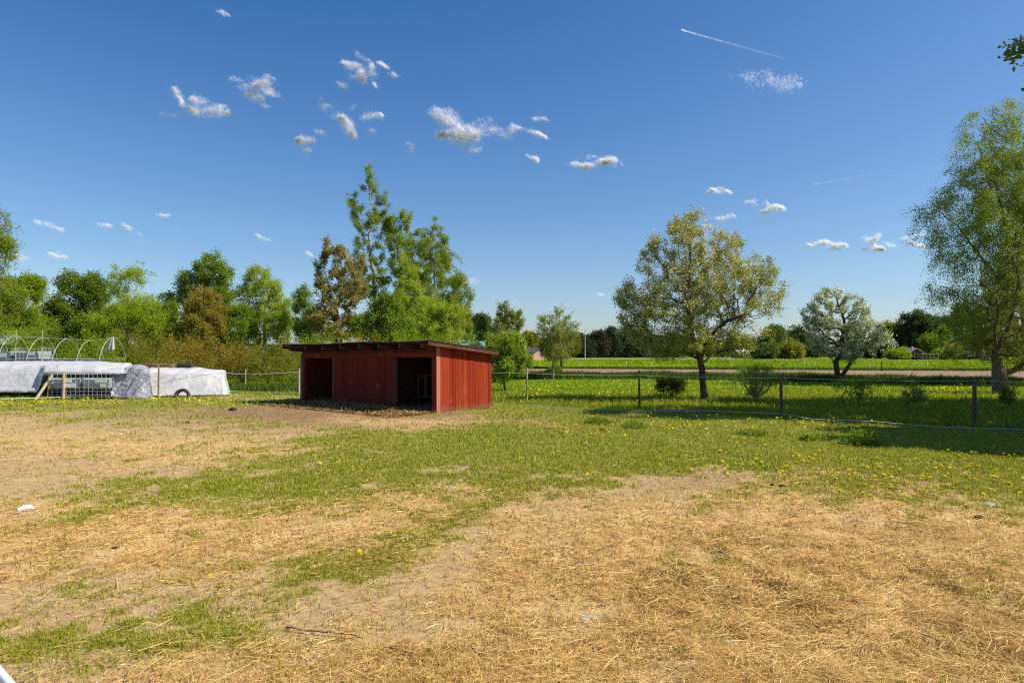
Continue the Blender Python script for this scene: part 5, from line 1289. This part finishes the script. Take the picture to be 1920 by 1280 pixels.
twig(1695, 1192, 1775, 1216, .005, 5, 'thin dark stalk lying in the golden straw')
# leafy weeds
def weed(px, py, wpx, hpx, label, mat, seed, n=900):
    rr = np.random.default_rng(seed); g = ground_at(px, py); k = g[1] / F; z = hz(g[0], g[1])
    d = rr.normal(0, 1, (n, 3)); d /= np.linalg.norm(d, axis=1)[:, None]; d[:, 2] = np.abs(d[:, 2])
    rad = rr.random(n) ** .5; P = d * rad[:, None] * np.array([wpx / 2 * k, wpx / 2.6 * k, hpx * k]); P[:, 2] += .02
    P *= (.25 + 1.5 * fbm(P * 3.2 + seed, seed, 3))[:, None]
    ax = d * .6 + rr.normal(0, .6, (n, 3)); s_ = rr.uniform(.035, .085, n)
    V, Fq = quads(P, s_, ax, rr.normal(0, .7, (n, 3)) + [0, 0, 1], .38)
    o = mesh_np('leafy_weed', V, Fq, mat); o.location = (g[0], g[1], z); return tag(o, label, 'weed', 'leafy weeds under the fence')
weed(1620, 833, 74, 24, 'bright leafy nettle mound just below the shaded lawn', L_green, 1, 1500)
weed(1520, 824, 50, 10, 'low leafy weed left of the bright nettle mound', L_green, 2, 600)
weed(1120, 795, 80, 9, 'flat dark leafy weeds below the fence tape left of the apple tree', L_mid, 3, 900)
weed(1190, 803, 60, 8, 'flat leafy weeds below the second fence post', L_green, 4, 600)
weed(1420, 816, 70, 8, 'flat leafy weeds below the dark fence post', L_green, 5, 700)
weed(545, 735, 40, 9, 'leafy weeds at the foot of the pale post by the shelter', L_green, 6, 500)
weed(320, 742, 40, 8, 'leafy weeds at the foot of the shorter white cover', L_mid, 7, 500)
weed(390, 740, 60, 9, 'leafy weeds along the shorter white cover right of the tyre', L_mid, 8, 700)

# ------------------------------------------------------------------ clouds: drifts of fine droplets far away
def cloud_mat():
    s = NT('cloud_vapour')
    d = s.n('ShaderNodeBsdfDiffuse'); d.inputs['Color'].default_value = (.88, .85, .89, 1)
    t = s.n('ShaderNodeBsdfTranslucent'); t.inputs['Color'].default_value = (.88, .85, .89, 1)
    m = s.n('ShaderNodeMixShader'); m.inputs['Fac'].default_value = .58
    s.l(d.outputs[0], m.inputs[1]); s.l(t.outputs[0], m.inputs[2])
    tp = s.n('ShaderNodeBsdfTransparent'); m2 = s.n('ShaderNodeMixShader'); m2.inputs['Fac'].default_value = .06   # each veil is thin
    s.l(tp.outputs[0], m2.inputs[1]); s.l(m.outputs[0], m2.inputs[2]); s.l(m2.outputs[0], s.out.inputs['Surface']); return s.m
M_cloud = cloud_mat()
SD = np.array(sdir)
def cloud(name, label, strokes, n, seed, cat='cloud', wisp=.37, D=1400, size=6.0, group='small fair weather clouds'):
    """strokes: (px0, py0, px1, py1, half width, weight) laid at distance D"""
    n = int(n * 3.2); rr = np.random.default_rng(seed); W = np.array([s[5] * (math.hypot(s[2] - s[0], s[3] - s[1]) + s[4]) * s[4] for s in strokes]); W /= W.sum()
    k = rr.choice(len(strokes), n * 5, p=W); S_ = np.array(strokes, float)[k]
    t = rr.random(len(k)); wv = S_[:, 4] * (.35 + .65 * np.sin(math.pi * np.clip(t, .06, .94)))
    px = S_[:, 0] + (S_[:, 2] - S_[:, 0]) * t + rr.normal(0, .52, len(k)) * wv; py = S_[:, 1] + (S_[:, 3] - S_[:, 1]) * t + rr.normal(0, .42, len(k)) * wv
    dep = rr.normal(0, .5, len(k)) * wv * D / F
    q0 = np.stack([px / 34, py / 26, dep / 40], 1)
    px = px + 34 * (fbm(q0, seed + 40, 4, .6) - .5); py = py + 26 * (fbm(q0, seed + 60, 4, .6) - .5)
    q = np.stack([px / 30 + py / 60, py / 15, dep / 30], 1); nz = fbm(q, seed, 5, .68)
    keep = nz > wisp + .30 * rr.random(len(k)); px, py, dep = px[keep][:n], py[keep][:n], dep[keep][:n]
    u = (px - 960) / F; v = (640 - py) / F; Yd = D + dep
    d = np.stack([u, cp - sp * v, sp + cp * v], 1); P = np.array([0, 0, CAMZ]) + d * (Yd / d[:, 1])[:, None]
    c = P.mean(0); nrm = SD + rr.normal(0, .35, P.shape); ax = np.cross(nrm, rr.normal(0, 1, P.shape))
    V, Fq = quads(P - c, size * rr.uniform(.5, 1.3, len(P)), ax, nrm, .9, .02)
    o = mesh_np(name, V, Fq, M_cloud); o.location = c; return tag(o, label, cat, group)
cloud('cloud', 'flat tailed white cloud at upper left, leftmost of the upper ones', [(322, 165, 352, 205, 10, 1), (350, 200, 425, 212, 15, 1.6), (365, 190, 395, 196, 10, 1), (305, 218, 345, 216, 5, .25), (400, 196, 430, 212, 9, 1)], 2600, 1)
cloud('cloud', 'ragged white cloud right of the flat tailed one', [(440, 165, 500, 150, 13, 1), (455, 175, 500, 200, 12, 1.3), (470, 160, 508, 178, 11, 1), (430, 148, 455, 145, 5, .3), (498, 140, 508, 148, 6, .5)], 2300, 2)
cloud('cloud', 'highest ragged cloud, broken in three slanting pieces', [(650, 118, 685, 155, 14, 1.5), (690, 120, 710, 160, 11, .9), (712, 118, 746, 144, 8, 1), (630, 152, 655, 158, 7, .4), (668, 96, 690, 110, 6, .3)], 2700, 3)
cloud('cloud', 'slanting bright cloud below the highest one', [(600, 190, 640, 225, 10, 1), (635, 220, 670, 258, 12, 1.6), (655, 210, 672, 200, 6, .4), (690, 225, 722, 218, 9, .7), (695, 245, 705, 252, 8, .5)], 2500, 4)
cloud('cloud', 'small soft cloud under the slanting bright one', [(550, 262, 592, 268, 11, 1), (560, 275, 590, 278, 7, .8), (580, 238, 612, 244, 6, .8)], 1500, 5)
cloud('cloud', 'largest white cloud with a pointed right end in the upper middle', [(815, 208, 870, 245, 16, 1.4), (825, 255, 900, 250, 20, 1.8), (880, 235, 945, 256, 14, 1.5), (945, 262, 975, 238, 9, 1), (965, 236, 1022, 256, 8, 1.1), (840, 272, 900, 276, 7, .5), (892, 228, 925, 232, 9, .6)], 8200, 6, wisp=.33)
cloud('cloud', 'compact white cloud right of the largest one', [(1072, 306, 1130, 302, 10, 1.4), (1120, 296, 1165, 302, 9, 1.4), (1100, 290, 1118, 288, 5, .4), (1085, 310, 1160, 309, 5, .6)], 2300, 7, wisp=.42)
cloud('cloud', 'tiny wisp under the pointed end of the largest cloud', [(988, 297, 1012, 301, 6, 1)], 320, 8)
cloud('cloud', 'faint veil smear below the aircraft trail', [(1400, 155, 1500, 152, 26, 1), (1440, 148, 1510, 160, 16, 1.6), (1370, 138, 1450, 136, 14, .5)], 460, 9, wisp=.30)
cloud('cloud', 'small wisp above the apple tree, upper of the pair', [(1338, 358, 1372, 356, 7, 1), (1328, 362, 1345, 360, 4, .5)], 480, 10)
cloud('cloud', 'stretched small cloud right above the white blossom tree', [(1400, 375, 1440, 380, 6, 1), (1430, 392, 1472, 393, 7, 1)], 900, 11)
cloud('cloud', 'small wisp just right of the apple tree top', [(1346, 406, 1376, 404, 5, 1)], 260, 12)
cloud('cloud', 'low flat cloud bank left of the tall weeping birch, long left piece', [(1515, 456, 1590, 460, 7, 1.2), (1545, 466, 1580, 468, 5, 1)], 1100, 13, wisp=.42)
cloud('cloud', 'low flat cloud bank left of the tall weeping birch, double right piece', [(1600, 444, 1655, 446, 7, 1.2), (1605, 462, 1665, 466, 7, 1.1), (1670, 458, 1690, 462, 6, .5)], 1500, 14, wisp=.42)
cloud('cloud', 'low cloud scrap touching the birch crown', [(1700, 460, 1735, 458, 6, 1), (1690, 446, 1730, 442, 5, .6)], 620, 15)
for i, (a, b, c_, d_, w_, n, lab) in enumerate([(70, 419, 115, 429, 5, 380, 'pale wisp over the left grove, slanting'), (176, 417, 206, 420, 4, 200, 'faint wisp right of the slanting one over the left grove'), (230, 422, 262, 440, 5, 300, 'short slanting wisp over the copper tree'),
                                   (96, 472, 122, 485, 7, 380, 'puff above the dark broad tree'), (22, 476, 54, 483, 6, 360, 'puff behind the left edge birch'), (294, 400, 320, 404, 4, 180, 'faint speck of cloud above the copper tree'), (480, 447, 502, 451, 5, 220, 'tiny puff above the full green birch'),
                                   (565, 468, 585, 472, 4, 160, 'tiny puff left of the bronze aspen'), (762, 272, 782, 288, 7, 260, 'tiny puff left of the largest cloud'), (874, 520, 905, 532, 6, 260, 'pale puff right of the drooping birch'), (1128, 549, 1150, 552, 5, 220, 'pale puff left of the apple tree crown'), (946, 566, 966, 570, 7, 240, 'pale puff behind the pointed loose birch'),
                                   (1003, 224, 1024, 226, 5, 200, 'tiny wisp above the pointed end of the largest cloud'), (415, 20, 438, 24, 5, 200, 'tiny wisp near the top edge of the sky')]):
    cloud('cloud', lab, [(a, b, c_, d_, w_, 1)], int(n * .6), 30 + i)
def contrail(label, x0, y0, x1, y1, n, w0, w1, seed, D=2200):
    rr = np.random.default_rng(seed); t = rr.random(n) ** 1.9; w_ = w0 + (w1 - w0) * t
    px = x0 + (x1 - x0) * t + rr.normal(0, 1, n) * w_ * .3; py = y0 + (y1 - y0) * t + rr.normal(0, .45, n) * w_
    u = (px - 960) / F; v = (640 - py) / F; d = np.stack([u, cp - sp * v, sp + cp * v], 1); P = np.array([0, 0, CAMZ]) + d * ((D + rr.normal(0, 1, n) * w_ * .6) / d[:, 1])[:, None]
    c = P.mean(0); nrm = SD + rr.normal(0, .35, P.shape); V, Fq = quads(P - c, (4.6 - 1.6 * t) * rr.uniform(.5, 1.3, n), np.cross(nrm, rr.normal(0, 1, P.shape)), nrm, .9, .02)
    o = mesh_np('aircraft_trail', V, Fq, M_cloud); o.location = c; tag(o, label, 'trail')
contrail('thin white aircraft trail high at upper right', 1279, 57, 1470, 110, 2300, .7, 2.4, 50)
contrail('very faint thin trail low left of the weeping birch', 1528, 346, 1690, 318, 380, .7, 1.8, 51)
